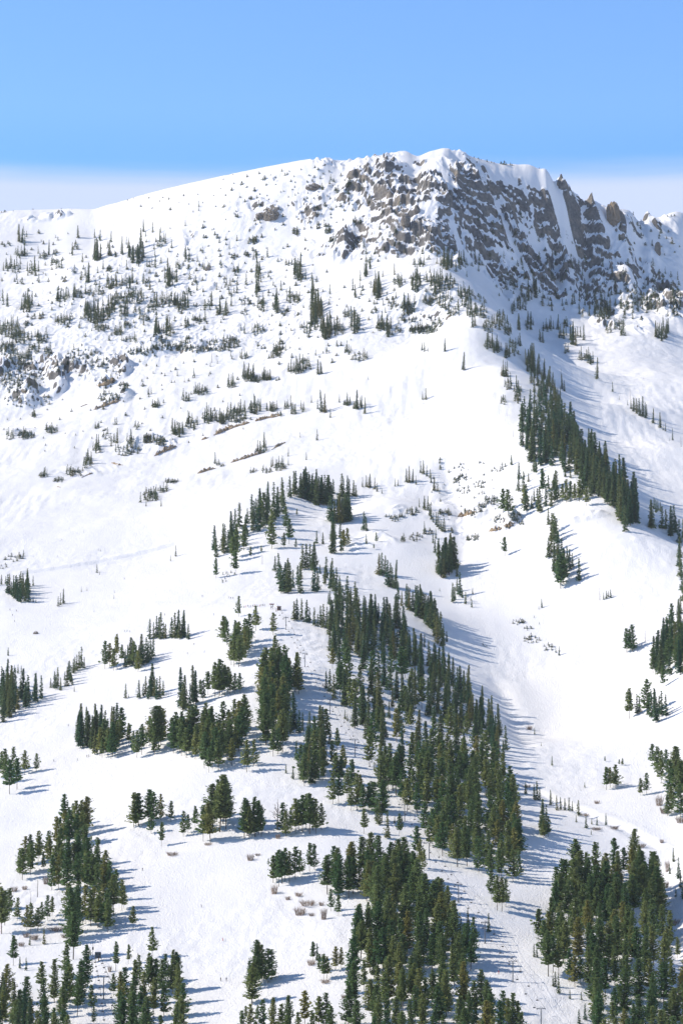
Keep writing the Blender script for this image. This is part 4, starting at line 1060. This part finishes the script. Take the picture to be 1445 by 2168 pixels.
# one chair: hanger, bench, back
def chair(width):
    o = thing('lift_chair', None, None, (0, 0, 0))
    m = MB().tube((0, 0, 0), (0, 0, -.75), .025, .025, 6)
    m.path([(0, 0, -.75), (0, .28, -.9), (0, .3, -1.3)], .025, 6); m.tube((-width / 2, .3, -.95), (width / 2, .3, -.95), .025, .025, 6)
    for s in (-1, 1): m.path([(s * width / 2, .3, -.95), (s * width / 2, .3, -1.35), (s * width / 2, -.12, -1.36), (s * width / 2, -.14, -1.1), (s * width / 2, .3, -1.08)], .02, 5)
    m.build('hanger', DARK, o)
    MB().box((0, .08, -1.36), (width, .36, .06)).build('seat', SEATM, o)
    MB().box((0, .29, -1.16), (width, .05, .3)).build('backrest', SEATM, o)
    return o
proto = chair(.8); proto.scale = (.8, .8, .8)
first = True
def along(pts, step, off):
    acc = off; out = []
    for a, b in zip(pts[:-1], pts[1:]):
        L = (b - a).length
        while acc < L: out.append((a.lerp(b, acc / L), (b - a).normalized())); acc += step
        acc -= L
    return out
NTW = [(t[0][0], t[0][1], t[0][2]) for t in tw]
for s in (-1, 1):
    seq = along(lines[s], 13.0, 3.0 if s < 0 else 9.0)
    for i, (p, d) in enumerate(seq):
        c = proto if first else copy_tree(proto); first = False
        c.location = p; c.rotation_euler = (0, 0, math.atan2(d.y, d.x) - math.pi / 2 + (math.pi if s > 0 else 0))
        k = min(range(len(tw)), key=lambda j: (tw[j][0] - p).length)
        near_ = (tw[k][0] - p).y < 0
        tag(c, 'empty chair on the %s rope just %s the %s tower of the long chairlift' % ('sunlit' if s < 0 else 'shaded', 'above' if near_ else 'below', TL[k]), 'lift chair', 'chairs riding the long chairlift')

# top station and hut of the long lift
o = thing('lift_terminal', 'open top terminal of the long chairlift with red roof beam', 'lift terminal', hit(575, 1290), .2)
MB().tube((-.5, 0, -.5), (-.5, 0, 2.5), .1).tube((.5, 0, -.5), (.5, 0, 2.5), .1).build('post', STEEL, o)
MB().box((0, 0, 2.65), (2.6, .9, .28)).build('roof_beam', RED, o, .04)
MB().box((0, 0, 2.87), (2.7, 1.0, .14)).build('snow_cap', SNOWM, o, .05)
w = MB().tube((0, -.3, 2.2), (0, -.3, 2.3), 1.1, 1.1, 20)
w.build('bullwheel', DARK, o)
MB().box((-.1, -.2, 1.1), (.7, .3, .5)).build('sign_panel', WOODM, o)
o = thing('lift_hut', 'small dark brown lift hut with snowy roof at the top terminal', 'hut', hit(590.5, 1292), .1)
MB().box((0, 0, .8), (1.9, 1.6, 2.2)).build('wall', WOODM, o, .03)
MB().box((-.35, -.81, .95), (.55, .06, .7)).build('window', GLASS, o)
MB().box((.5, -.81, .6), (.5, .06, 1.4)).build('door', DARK, o)
r = MB(); r.V = [(-1.2, -1.1, 1.85), (1.2, -1.1, 1.85), (1.2, 1.1, 1.85), (-1.2, 1.1, 1.85), (-1.2, 0, 2.5), (1.2, 0, 2.5)]
r.F = [(0, 1, 5, 4), (3, 4, 5, 2), (0, 4, 3), (1, 2, 5), (0, 3, 2, 1)]
r.build('roof', WOODM, o)
r2 = MB(); r2.V = [(x * 1.02, y * .9, z + .12) for x, y, z in r.V]; r2.F = r.F; r2.build('roof_snow', SNOWM, o)

# ------------------------------------------------------------------ small lift near the frame's lower corner
p = hit(207, 2036)
o = thing('lift_terminal', 'dark teal box terminal of the small lift on an ochre leg', 'lift terminal', p, .15)
MB().box((0, 0, 2.1), (1.9, 1.7, 1.7)).build('cabin', TEAL, o, .08)
MB().box((0, 0, 3.05), (2.1, 1.9, .14)).build('roof', SNOWM, o, .04)
MB().box((-.5, -.87, 2.3), (.6, .06, .7)).build('window', GLASS, o)
MB().box((.45, -.87, 2.3), (.6, .06, .7)).build('window', GLASS, o)
MB().tube((.25, 0, -.8), (.25, 0, 1.3), .16).build('leg', YEL, o)
MB().box((-1.2, -.3, .95), (1.6, 1.2, .1)).tube((-1.9, -.8, .95), (-1.9, -.8, 1.6), .04).tube((-.5, -.8, .95), (-.5, -.8, 1.6), .04).tube((-1.9, -.8, 1.6), (-.5, -.8, 1.6), .04).tube((-1.9, -.3, -.8), (-1.9, -.3, .95), .06).tube((-.6, -.3, -.8), (-.6, -.3, .95), .06).build('deck', DARK, o)
w = MB().tube((0, -.1, 1.12), (0, -.1, 1.2), 1.15, 1.15, 20).build('bullwheel', DARK, o)
o = thing('signal_mast', 'thin dark mast standing beside the small teal lift terminal', 'mast', hit(196.5, 2026), 0)
MB().tube((0, 0, -.5), (0, 0, 4.6), .09, .05).build('mast_pole', DARK, o)
MB().box((0, 0, 2.6), (.5, .3, .9)).build('control_box', DARK, o, .03)
small_p = Vector(hit(219, 2116)); sH = 45 * small_p.y / F
sd_ = Vector((hit(207, 2036)[0] - small_p.x, hit(207, 2036)[1] - small_p.y, 0)).normalized()
tower(small_p, sH, sd_, 1.75, 'grey steel T-shaped tower of the small lift among pines', None)
low = Vector(hit(232, 2215)); hi_ = Vector(p) + Vector((0, 0, 1.3))
for s in (-1, 1):
    side = Vector((sd_.y, -sd_.x, 0)) * s * 1.5
    pts = [hi_ + side * .7, small_p + side + Vector((0, 0, sH + .1)), low + side + Vector((0, 0, sH + .1))]
    tag(MB().path(pts, .028, 5).build('lift_cable', DARK), 'thin haul rope on the %s side of the small lift' % ('sunlit' if s < 0 else 'shaded'), 'cable')
    for i, (q, d) in enumerate(along(pts, 8.5, 4 if s < 0 else 6)):
        c = copy_tree(proto); c.location = q; c.rotation_euler = (0, 0, math.atan2(d.y, d.x) - math.pi / 2)
        tag(c, '%s empty chair down the %s rope of the small lift' % ((ORD + ['last'] * 9)[i], 'sunlit' if s < 0 else 'shaded'), 'lift chair', 'chairs of the small lift')

# ------------------------------------------------------------------ skiers
SKIN = simple('skin', (.45, .28, .2), .6, .05)
CLOTH = {n: simple(n + ' cloth', c, .8, .15, 6.0) for n, c in dict(black=(.02, .02, .022), navy=(.02, .03, .07), red=(.5, .04, .03), orange=(.6, .18, .03), green=(.05, .13, .07), blue=(.04, .12, .3), grey=(.12, .12, .13), brown=(.12, .07, .05)).items()}
def body_mesh(pose):
    """one continuous skinned figure, about 1.75 tall, facing -Y"""
    J = {'stand': dict(k=(-.02, .0), lean=0.0, arm=(.28, -.05, .95), bend=0), 'turn': dict(k=(-.16, .0), lean=.28, arm=(.34, -.32, .92), bend=.16), 'hike': dict(k=(-.14, .1), lean=.14, arm=(.26, -.3, 1.1), bend=.04)}[pose]
    L = J['lean']; b = J['bend']
    V = [(0, 0, .95 - b), (0, -L * .4, 1.18 - b), (0, -L, 1.42 - b), (0, -L * 1.15, 1.52 - b), (0, -L * 1.25 - .02, 1.62 - b), (0, -L * 1.3 - .02, 1.75 - b)]
    rad = [(.15, .12), (.14, .11), (.16, .11), (.06, .06), (.09, .105), (.07, .08)]
    E_ = [(0, 1), (1, 2), (2, 3), (3, 4), (4, 5)]
    for s in (-1, 1):
        kx, fy = J['k']
        i = len(V); f = fy * s
        V += [(s * .1, 0, .9 - b), (s * .12, kx + f, .5 - b * .6), (s * .12, .03 + f, .1), (s * .12, -.12 + f, .05)]
        rad += [(.1, .1), (.075, .075), (.06, .06), (.05, .045)]
        E_ += [(0, i), (i, i + 1), (i + 1, i + 2), (i + 2, i + 3)]
        j = len(V); ax, ay, az = J['arm']
        V += [(s * .2, -L, 1.42 - b), (s * (ax - .01), -L + .03, 1.17 - b), (s * ax, ay - L * .6, az - b * .5), (s * (ax - .01), ay - L * .6 - .08, az - .06 - b * .5)]
        rad += [(.07, .07), (.052, .052), (.04, .04), (.035, .03)]
        E_ += [(2, j), (j, j + 1), (j + 1, j + 2), (j + 2, j + 3)]
        t = len(V); V += [(s * (ax - .05), ay - L * .6 - .05, az + .01 - b * .5)]; rad += [(.02, .02)]; E_ += [(j + 2, t)]
    me = bpy.data.meshes.new('body_skeleton'); me.from_pydata(V, E_, []); me.update()
    o = bpy.data.objects.new('body_skeleton', me); COL.objects.link(o)
    m = o.modifiers.new('skin', 'SKIN'); o.modifiers.new('sub', 'SUBSURF').levels = 1
    if not me.skin_vertices: pass
    for k, q in enumerate(rad):
        me.skin_vertices[0].data[k].radius = q; me.skin_vertices[0].data[k].use_root = (k == 0)
    dg = bpy.context.evaluated_depsgraph_get()
    out = bpy.data.meshes.new_from_object(o.evaluated_get(dg))
    bpy.data.objects.remove(o); bpy.data.meshes.remove(me)
    out.name = 'body'
    mi = []
    for f in out.polygons:
        z = f.center.z + b; x = abs(f.center.x)
        mi.append(2 if z > 1.53 and x < .15 else (3 if z < .16 else (1 if z < .93 and x < .22 else 0)))
    while len(out.materials): out.materials.pop()
    for _ in range(4): out.materials.append(SKIN)
    out.polygons.foreach_set('material_index', np.array(mi, np.int32))
    out.polygons.foreach_set('use_smooth', np.ones(len(out.polygons), bool))
    out.update()
    return out
try:
    BODY = {k: body_mesh(k) for k in ('stand', 'turn', 'hike')}
except Exception as ex:
    # skin layer is created by hand when the modifier has not done it
    raise
def with_cloth(me, jacket, pants):
    m = me.copy(); m.materials.clear()
    for q in (CLOTH[jacket], CLOTH[pants], SKIN, CLOTH['black']): m.materials.append(q)
    return m
def prop_mesh():
    s = MB()
    s.V = []; pts = [(-.85, .0), (.55, .0), (.75, .03), (.85, .1)]
    for y, z in pts:
        for x in (-.045, .045):
            s.V += [(x, -y, z), (x, -y, z + .02)]
    for i in range(3):
        a = 4 * i; b = a + 4
        s.F += [(a, a + 2, b + 2, b), (a + 1, b + 1, b + 3, a + 3), (a, b, b + 1, a + 1), (a + 2, a + 3, b + 3, b + 2)]
    s.F += [(0, 1, 3, 2), (12, 14, 15, 13)]
    return s
CACHE = {}
def skier(u, v, pose, jacket, pants, rz, label, group=None, skis=True, sc=.66):
    x, y, z = hit(u, v)
    o = thing('person', label, 'person', (x, y, z), rz, group); o.scale = (sc, sc, sc)
    key = (pose, jacket, pants)
    if key not in CACHE: CACHE[key] = with_cloth(BODY[pose], jacket, pants)
    b = bpy.data.objects.new('body', CACHE[key]); COL.objects.link(b); b.parent = o; b.location = (0, 0, .03)
    bb = {'stand': 0, 'turn': .16, 'hike': .04}[pose]; L = {'stand': 0, 'turn': .28, 'hike': .14}[pose]
    def part(nm, mk, m):
        k = (nm, pose, m.name)
        if k not in CACHE:
            q = mk().build(nm, m, o); CACHE[k] = q.data; return q
        q = bpy.data.objects.new(nm, CACHE[k]); COL.objects.link(q); q.parent = o; return q
    def helm():
        s = MB(); c = Vector((0, -L * 1.28, 1.72 - bb)); n = 10
        for i in range(5):
            th = i / 4 * math.pi / 2
            for k in range(n):
                a = 2 * math.pi * k / n; s.V.append((c.x + .125 * math.cos(th) * math.cos(a), c.y + .14 * math.cos(th) * math.sin(a), c.z - .02 + .14 * math.sin(th)))
        for i in range(4):
            for k in range(n): s.F.append((i * n + k, i * n + (k + 1) % n, (i + 1) * n + (k + 1) % n, (i + 1) * n + k))
        return s
    part('helmet', helm, CLOTH['black' if jacket != 'black' else 'grey'])
    part('goggles', lambda: MB().box((0, -L * 1.28 - .125, 1.66 - bb), (.17, .05, .07)), GLASS)
    if skis:
        for s in (-1, 1):
            q = part('ski', prop_mesh, CLOTH['navy']); q.location = (s * .12, 0, 0)
    ax, ay, az = {'stand': (.28, -.05, .95), 'turn': (.34, -.32, .92), 'hike': (.26, -.3, 1.1)}[pose]
    for s in (-1, 1):
        q = part('ski_pole', lambda: MB().tube((0, -.02, .08), (0, -.55 if pose == 'hike' else .45, -.88 if pose != 'turn' else -.62), .014, .01, 5), DARK)
        q.location = (s * ax, ay - L * .6 - .08, az - .06 - bb * .5)
    return o
JK = ['black', 'navy', 'red', 'green', 'blue', 'grey', 'brown', 'orange']
SK = '''145,1538,turn,black,green;wide piste beside the long tree row, crouched in a turn
114,1613,stand,navy,black;piste below the long tree row, alone at its sunlit edge
164,1611,stand,green,black;piste below the long tree row, between lone skier and pair
184,1604,stand,black,black;pair below the long tree row, the sunlit one
188,1603,stand,black,navy;pair below the long tree row, the shaded one
131,1145,hike,black,black;empty snow bowl above the traverse track, uphill one
121,1180,stand,navy,black;empty snow bowl just above the traverse track
263,1227,stand,black,grey;snow bowl between little firs and the traverse
453,1303,turn,blue,black;piste west of the lift hut, near the tree clump
428,1264,turn,navy,black;open slope below the fir crest, alone
21,1293,stand,black,black;four under the photo edge thicket, uphill sunlit one
35,1295,stand,black,navy;four under the photo edge thicket, uphill shaded one
26,1304,turn,black,black;four under the photo edge thicket, third down
31,1317,turn,grey,black;four under the photo edge thicket, lowest
349,1303,turn,black,black;snow just above the neat spruce row
264,1338,stand,navy,black;three abreast on the piste, sunlit one
269,1338,stand,green,black;three abreast on the piste, middle one
275,1339,stand,black,black;three abreast on the piste, shaded one
397,1385,turn,brown,black;snow below the neat spruce row, lower one
410,1366,turn,black,navy;snow below the neat spruce row, upper one
432,1382,turn,blue,black;snow between neat spruce row and hut knoll
484,1267,stand,black,black;three on the snow above the hut queue, sunlit one
488,1268,stand,navy,black;three on the snow above the hut queue, middle one
493,1268,turn,black,black;three on the snow above the hut queue, shaded one
302,1844,turn,black,black;lower piste near the tall pine group, crouched
427,1922,turn,grey,black;middle of the lower piste, alone
472,1993,turn,red,black;lower piste, in a bright red jacket
467,2078,stand,black,black;pair low on the piste, sunlit one
479,2078,stand,navy,black;pair low on the piste, shaded one
292,2026,stand,black,black;small lift ramp beside the spruce pair
1055,2063,stand,red,red;lift run, all in red, beside tree shadows
1362,803,hike,black,black;sunlit upper bowl, hiking alone
683,1452,turn,black,brown;under the chairlift between second and third towers
848,1784,stand,black,black;lift line crossing, pair near the sixth tower, sunlit one
855,1782,stand,black,navy;lift line crossing, pair near the sixth tower, shaded one
836,1786,turn,orange,black;lift line crossing, in an orange jacket
713,2140,stand,black,black;trees beside the small lift rope
236,2140,stand,black,brown;cleared line under the small lift'''
for ln in SK.split('\n'):
    a, b = ln.split(';'); u, v, pose, j, q = a.split(',')
    if u == '713': continue
    skier(float(u), float(v), pose, j, q, R.uniform(-1.3, 1.3) + (math.pi if pose == 'hike' else 0), 'skier in %s jacket, %s' % (j, b))
for i in range(14):
    u = 512 + i * 3.9 + R.uniform(-1, 1) if i < 9 else 546 + (i - 9) * 3.4
    v = 1287 - (i * .3) + R.uniform(-1, 1); j = JK[i % 8] if i % 3 else 'black'
    skier(u, v, 'stand', j, 'black', R.uniform(0, 6.28), '%s skier from the sunlit end of the queue at the upper lift hut, %s jacket' % ((ORD + ['tenth', 'eleventh', 'twelfth', 'thirteenth', 'fourteenth'])[i], j), 'skiers standing at the lift hut')

# ------------------------------------------------------------------ bare shrubs, snags, leafless tree
def shrub_mesh(seed, n=70):
    r = random.Random(seed); s = MB()
    for i in range(n):
        a = r.uniform(0, 6.28); q = math.sqrt(r.random()) * .38; tilt = r.uniform(.05, .5); az = a + r.gauss(0, .5)
        p = Vector((math.cos(a) * q, math.sin(a) * q, -.05)); L = r.uniform(.55, 1.05)
        d = Vector((math.cos(az) * tilt, math.sin(az) * tilt, 1)).normalized()
        m = p + d * L * .55; e = m + (d + Vector((r.gauss(0, .15), r.gauss(0, .15), 0))) * L * .45
        s.tube(p, m, .014, .01, 3, False).tube(m, e, .010, .004, 3, False)
        for k in range(2):
            f = p.lerp(e, r.uniform(.4, .8)); s.tube(f, f + Vector((r.gauss(0, .12), r.gauss(0, .12), r.uniform(.1, .25))), .007, .003, 3, False)
    return s
SHM = [shrub_mesh(i) for i in range(5)]
SHM = [mesh_of('bare_shrub', s.V, s.F, MAT['twig']) for s in SHM]
SH = '''530,1822,18,16;low piste edge, largest sandy one
545,1812,14,6;piste edge, flat one behind the largest
580,1893,17,22;piste edge, tall russet one below the pine grove
609,1906,12,10;piste edge, small one below the russet one
632,1898,18,10;piste edge, oval one above the wide one
650,1918,38,14;piste edge, widest one
635,1938,26,20;piste edge, round one below the widest
659,1940,12,8;piste edge, small one beside the round one
685,1947,14,28;piste edge, tall thin one by the young pines
680,1918,12,10;piste edge, uppermost by the young pines
658,2044,20,14;foot of the spruce and pine group, pale one
688,2082,22,10;foot of the pine group, low dark one
727,2114,11,9;edge of the great pine wood, lone one
364,1812,28,10;middle piste below the open pine group
440,1790,16,7;foot of the tall pine group
30,1888,16,13;photo edge slope, sunlit one of two
52,1884,13,10;photo edge slope, shaded one of two
97,1872,15,20;photo edge slope, beside the tall snag
55,1985,14,12;below the scattered pines, dark one
72,1990,22,14;below the scattered pines, middle one
118,1972,30,12;foot of the big grove, wide one
136,1986,14,10;foot of the big grove, small one
45,2004,14,10;photo edge, above the spreading pine
232,2058,10,16;under the small lift, wispy one
1395,1706,16,26;foot of the photo edge pines, tall russet one
1405,1722,20,16;foot of the photo edge pines, low russet one
1440,1742,24,16;foot of the photo edge pines, lowest one
1263,1702,14,8;basin floor, lone wisp
1262,1758,24,8;along the creek, wisp by young spruces
1236,1728,20,7;along the creek, flat wisp
1355,1795,22,10;creek bend, upper wisp
1412,1846,11,30;creek bank, tall russet one
1408,1880,18,16;creek bank, low one below the tall one
1425,1960,26,18;creek bank, lowest wide one
1115,1668,16,8;gully mouth, low one
1120,1545,12,10;gully bank, small one
588,1776,12,12;under the leafless tree
1300,1756,20,8;along the creek, longest wisp
1400,1785,10,10;creek bend, russet tuft'''
for i, ln in enumerate(SH.split('\n')):
    a, b = ln.split(';'); u, v, w, h = (float(q) for q in a.split(',')); x, y, z = hit(u, v); k = y / F
    o = bpy.data.objects.new('bare_shrub', SHM[i % 5]); COL.objects.link(o); o.location = (x, y, z); o.rotation_euler = (0, 0, R.uniform(0, 6.28)); o.scale = (w * k, w * k * .8, h * k)
    tag(o, 'bare twiggy shrub, ' + b, 'shrub', 'bare shrubs on the snow')
def branch_mesh(seed, spread, depth, droop=0.0, n0=11):
    r = random.Random(seed); s = MB()
    def grow(p, d, L, rad, k):
        e = p + d * L; s.tube(p, e, rad, rad * .62, 5 if k < 2 else 3, False)
        if k >= depth: return
        for i in range(r.choice((2, 3, 3))):
            q = (d + Vector((r.gauss(0, spread), r.gauss(0, spread), r.uniform(-.1, .35)))).normalized()
            grow(p.lerp(e, r.uniform(.55, 1)), q, L * r.uniform(.55, .8), rad * .55, k + 1)
    s.tube((0, 0, -.05), (0, 0, .3), .02, .016, 6, False)
    p = Vector((0, 0, .25))
    for i in range(n0):
        a = i * 2.4; t = i / n0
        q = Vector((math.cos(a) * (.75 - .4 * t), math.sin(a) * (.75 - .4 * t), .65)).normalized()
        grow(Vector((0, 0, .22 + .45 * t)), q, .16 * (1.2 - t * .6), .008, 0)
    s.tube((0, 0, .3), (.01, 0, .92), .016, .003, 6, False)
    return s
o = thing('leafless_tree', 'leafless grey tree with round twiggy crown beside the pine row', 'tree', hit(587, 1758), 0)
H = 70 * o.location.y / F; o.scale = (H, H, H)
s = branch_mesh(3, .45, 3); MB().tube((0, 0, -.05), (.004, 0, .3), .022, .016, 6, False).tube((.004, 0, .3), (.01, 0, .93), .0155, .003, 6, False).build('trunk', MAT['dead'], o); s.build('branches', MAT['dead'], o)
def snag_mesh(seed):
    r = random.Random(seed); s = MB().tube((0, 0, -.05), (r.uniform(-.02, .02), 0, 1), .022, .005, 6)
    for i in range(16):
        z = r.uniform(.25, .95); a = r.uniform(0, 6.28); L = r.uniform(.04, .14) * (1.25 - z)
        s.tube((0, 0, z), (math.cos(a) * L, math.sin(a) * L, z + r.uniform(-.02, .05)), .006, .002, 3, False)
    return s
SN = '''79,1900,42;photo edge slope, tall brown one|65,1918,28;photo edge slope, lower pale one|1365,1358,26;brow of the basin, leaning by pines|1269,1271,28;open basin slope, forked by green bushes|1441,946,22;end of the sunlit bowl fir line|1382,890,30;gap in the sunlit bowl fir line|1333,845,22;top of the sunlit bowl fir line|219,836,26;tan ledge slope, pale pole|1187,800,22;shaded spur side, thin pole|440,1005,8;wide bowl, tiny stub|301,1812,12;foot of open pines, tiny pole|1086,925,16;open face edge, thin pole|448,768,26;brow firs, thin pole|490,640,22;upper slope, thin pole|1089,1010,18;bench, thin pole|1072,880,14;spur crest, slim pole|555,1195,24;fir crest, slim pole|490,1198,26;fir crest foot, paired pole'''
for i, ln in enumerate(SN.split('|')):
    a, b = ln.split(';'); u, v, h = (float(q) for q in a.split(',')); p = hit(u, v); H = h * p[1] / F
    o = snag_mesh(i).build('dead_tree', MAT['dead']); o.location = p; o.scale = (H, H, H); tag(o, 'bare dead trunk, ' + b, 'dead tree', 'dead trunks on the slopes')

# ------------------------------------------------------------------ ledges, boulders, pinnacle
LEDGE = rock_material('tan ledge rock', 1.3); GREY = rock_material('grey outcrop rock', .25)
def ledge(pts, hp, label, m=None, seed=0):
    r = random.Random(seed); P_ = []
    for (u0, v0), (u1, v1) in zip(pts[:-1], pts[1:]):
        n_ = max(3, int(abs(u1 - u0) / 2.2))
        for k in range(n_): P_.append((u0 + (u1 - u0) * k / n_, v0 + (v1 - v0) * k / n_))
    P_.append(pts[-1]); s = MB(); N = 7
    for i, (u, v) in enumerate(P_):
        x, y, z = hit(u, v); k = y / F; e = min(1, i / 3, (len(P_) - 1 - i) / 3)
        h = hp * k * (.25 + .75 * e) * (r.uniform(.35, 1.2)); dpt = h * .9
        jx = lambda: r.gauss(0, .12 * h)
        for (a, b) in ((-.1, -.5), (-.3, .05), (-.16, .4), (.02, .75), (.2, 1.0), (.9, .95), (1.6, .2)):
            s.V.append((x + jx(), y + a * dpt * 1.6 + jx() * .6, z + b * h + (jx() * .4 if b > 0 else 0)))
    for i in range(len(P_) - 1):
        for k in range(N - 1): s.F.append((i * N + k, (i + 1) * N + k, (i + 1) * N + k + 1, i * N + k + 1))
    o = s.build('rock_ledge', m or LEDGE); return tag(o, label, 'rock ledge', 'rock ledges')
LD = [([(418, 1003), (440, 996), (456, 992)], 7, 'tan rock ledge in the snow, lowest below the single pine'),
      ([(488, 980), (520, 970), (560, 957)], 7, 'long tan rock ledge running up beside the small firs'),
      ([(575, 952), (590, 944), (604, 937)], 6, 'thin tan ledge at the upper end of the long ledge'),
      ([(326, 966), (345, 957), (372, 946)], 11, 'chunky tan rock ledge under the slanting fir clumps'),
      ([(426, 932), (441, 927)], 8, 'short grey tan rock lump between two longer ledges'),
      ([(452, 922), (480, 910), (505, 902), (528, 895)], 9, 'broken brown ledge beneath the row of brow firs'),
      ([(540, 892), (562, 886), (594, 880)], 8, 'tan ledge with a lone fir at its upper end'),
      ([(198, 868), (220, 860), (255, 848)], 9, 'reddish broken ledge on the sunlit upper slope'),
      ([(205, 818), (222, 814), (245, 806)], 10, 'reddish rock ledge at the foot of the sunlit cliff'),
      ([(968, 1094), (985, 1092), (1006, 1084)], 9, 'dark ledge at the gully head under scrub'),
      ([(1034, 1126), (1050, 1122), (1062, 1120)], 9, 'rusty ledge at the foot of the paired pines outcrop'),
      ([(1064, 1114), (1076, 1116), (1088, 1108)], 8, 'rusty ledge higher on the paired pines outcrop'),
      ([(260, 985), (250, 985), (235, 980)][::-1], 5, 'small grey ledge hanging over the wide bowl'),
      ([(120, 1031), (128, 1032)], 5, 'small tan stone at the lowest tip of the scrub line'),
      ([(172, 1012), (185, 1006), (196, 1002)], 4, 'thin tan ledge under the sparse scrub line'),
      ([(170, 862), (185, 856)], 5, 'little tan ledge at the sunlit end of reddish ledges')]
for i, (p_, h_, l_) in enumerate(LD): ledge(p_, h_, l_, None, i)

def boulder(u, v, w, h, label, name='boulder', cat='boulder', tall=False, m=None, seed=0):
    bm = bmesh.new(); bmesh.ops.create_icosphere(bm, subdivisions=4, radius=1)
    sx_, sy_ = seed * 7.3, seed * 3.1
    for q in bm.verts:
        c = q.co.copy(); n_ = c.normalized()
        d = 0
        for f, a in ((1.1, .34), (2.6, .24), (5.5, .13), (10.0, .06)):
            ax = np.array([c.x * f + sx_ + c.z * f * .6]); ay = np.array([c.y * f + sy_ - c.z * f * .7]); d += a * (1 - 2 * abs(float(pn(ax, ay, 71 + seed)[0])))
        if tall: c.x *= 1 - .18 * c.z; c.y *= 1 - .18 * c.z; c.z = math.copysign(abs(c.z) ** .6, c.z)
        q.co = c * (1 + d)
    me = bpy.data.meshes.new(name); bm.to_mesh(me); bm.free()
    x, y, z = hit(u, v); k = y / F
    o = link(name, me, m or GREY); o.location = (x, y, z + h * k * (.16 if not tall else .42)); o.scale = (w * k * .5, w * k * .45, h * k * (.62 if not tall else .56))
    return tag(o, label, cat)
boulder(1297, 468, 20, 34, 'upright tan rock pinnacle standing on the skyline ridge', 'rock_pinnacle', 'rock', True, rock_material('tan tower rock', .7), 1)
boulder(573, 459, 24, 18, 'large rounded grey boulder alone on the sunlit upper snowfield', seed=2)
boulder(551, 460, 14, 11, 'smaller grey boulder touching the large one on the snowfield', seed=3)
boulder(663, 398, 24, 10, 'flat grey boulder under the first summit rocks', seed=4)
boulder(858, 471, 14, 16, 'round grey boulder in the notch between two cliffs', seed=5)
boulder(882, 450, 10, 16, 'upright dark boulder above the notch between cliffs', seed=6)
boulder(1392, 536, 9, 20, 'pointed tan rock on the far shaded ridge', 'rock_pinnacle', 'rock', True, GREY, 7)
boulder(440, 571, 9, 7, 'small grey stone among the upper slope firs', seed=10)
boulder(76, 1342, 8, 5, 'small dark stone alone at the foot of the bowl', seed=11)
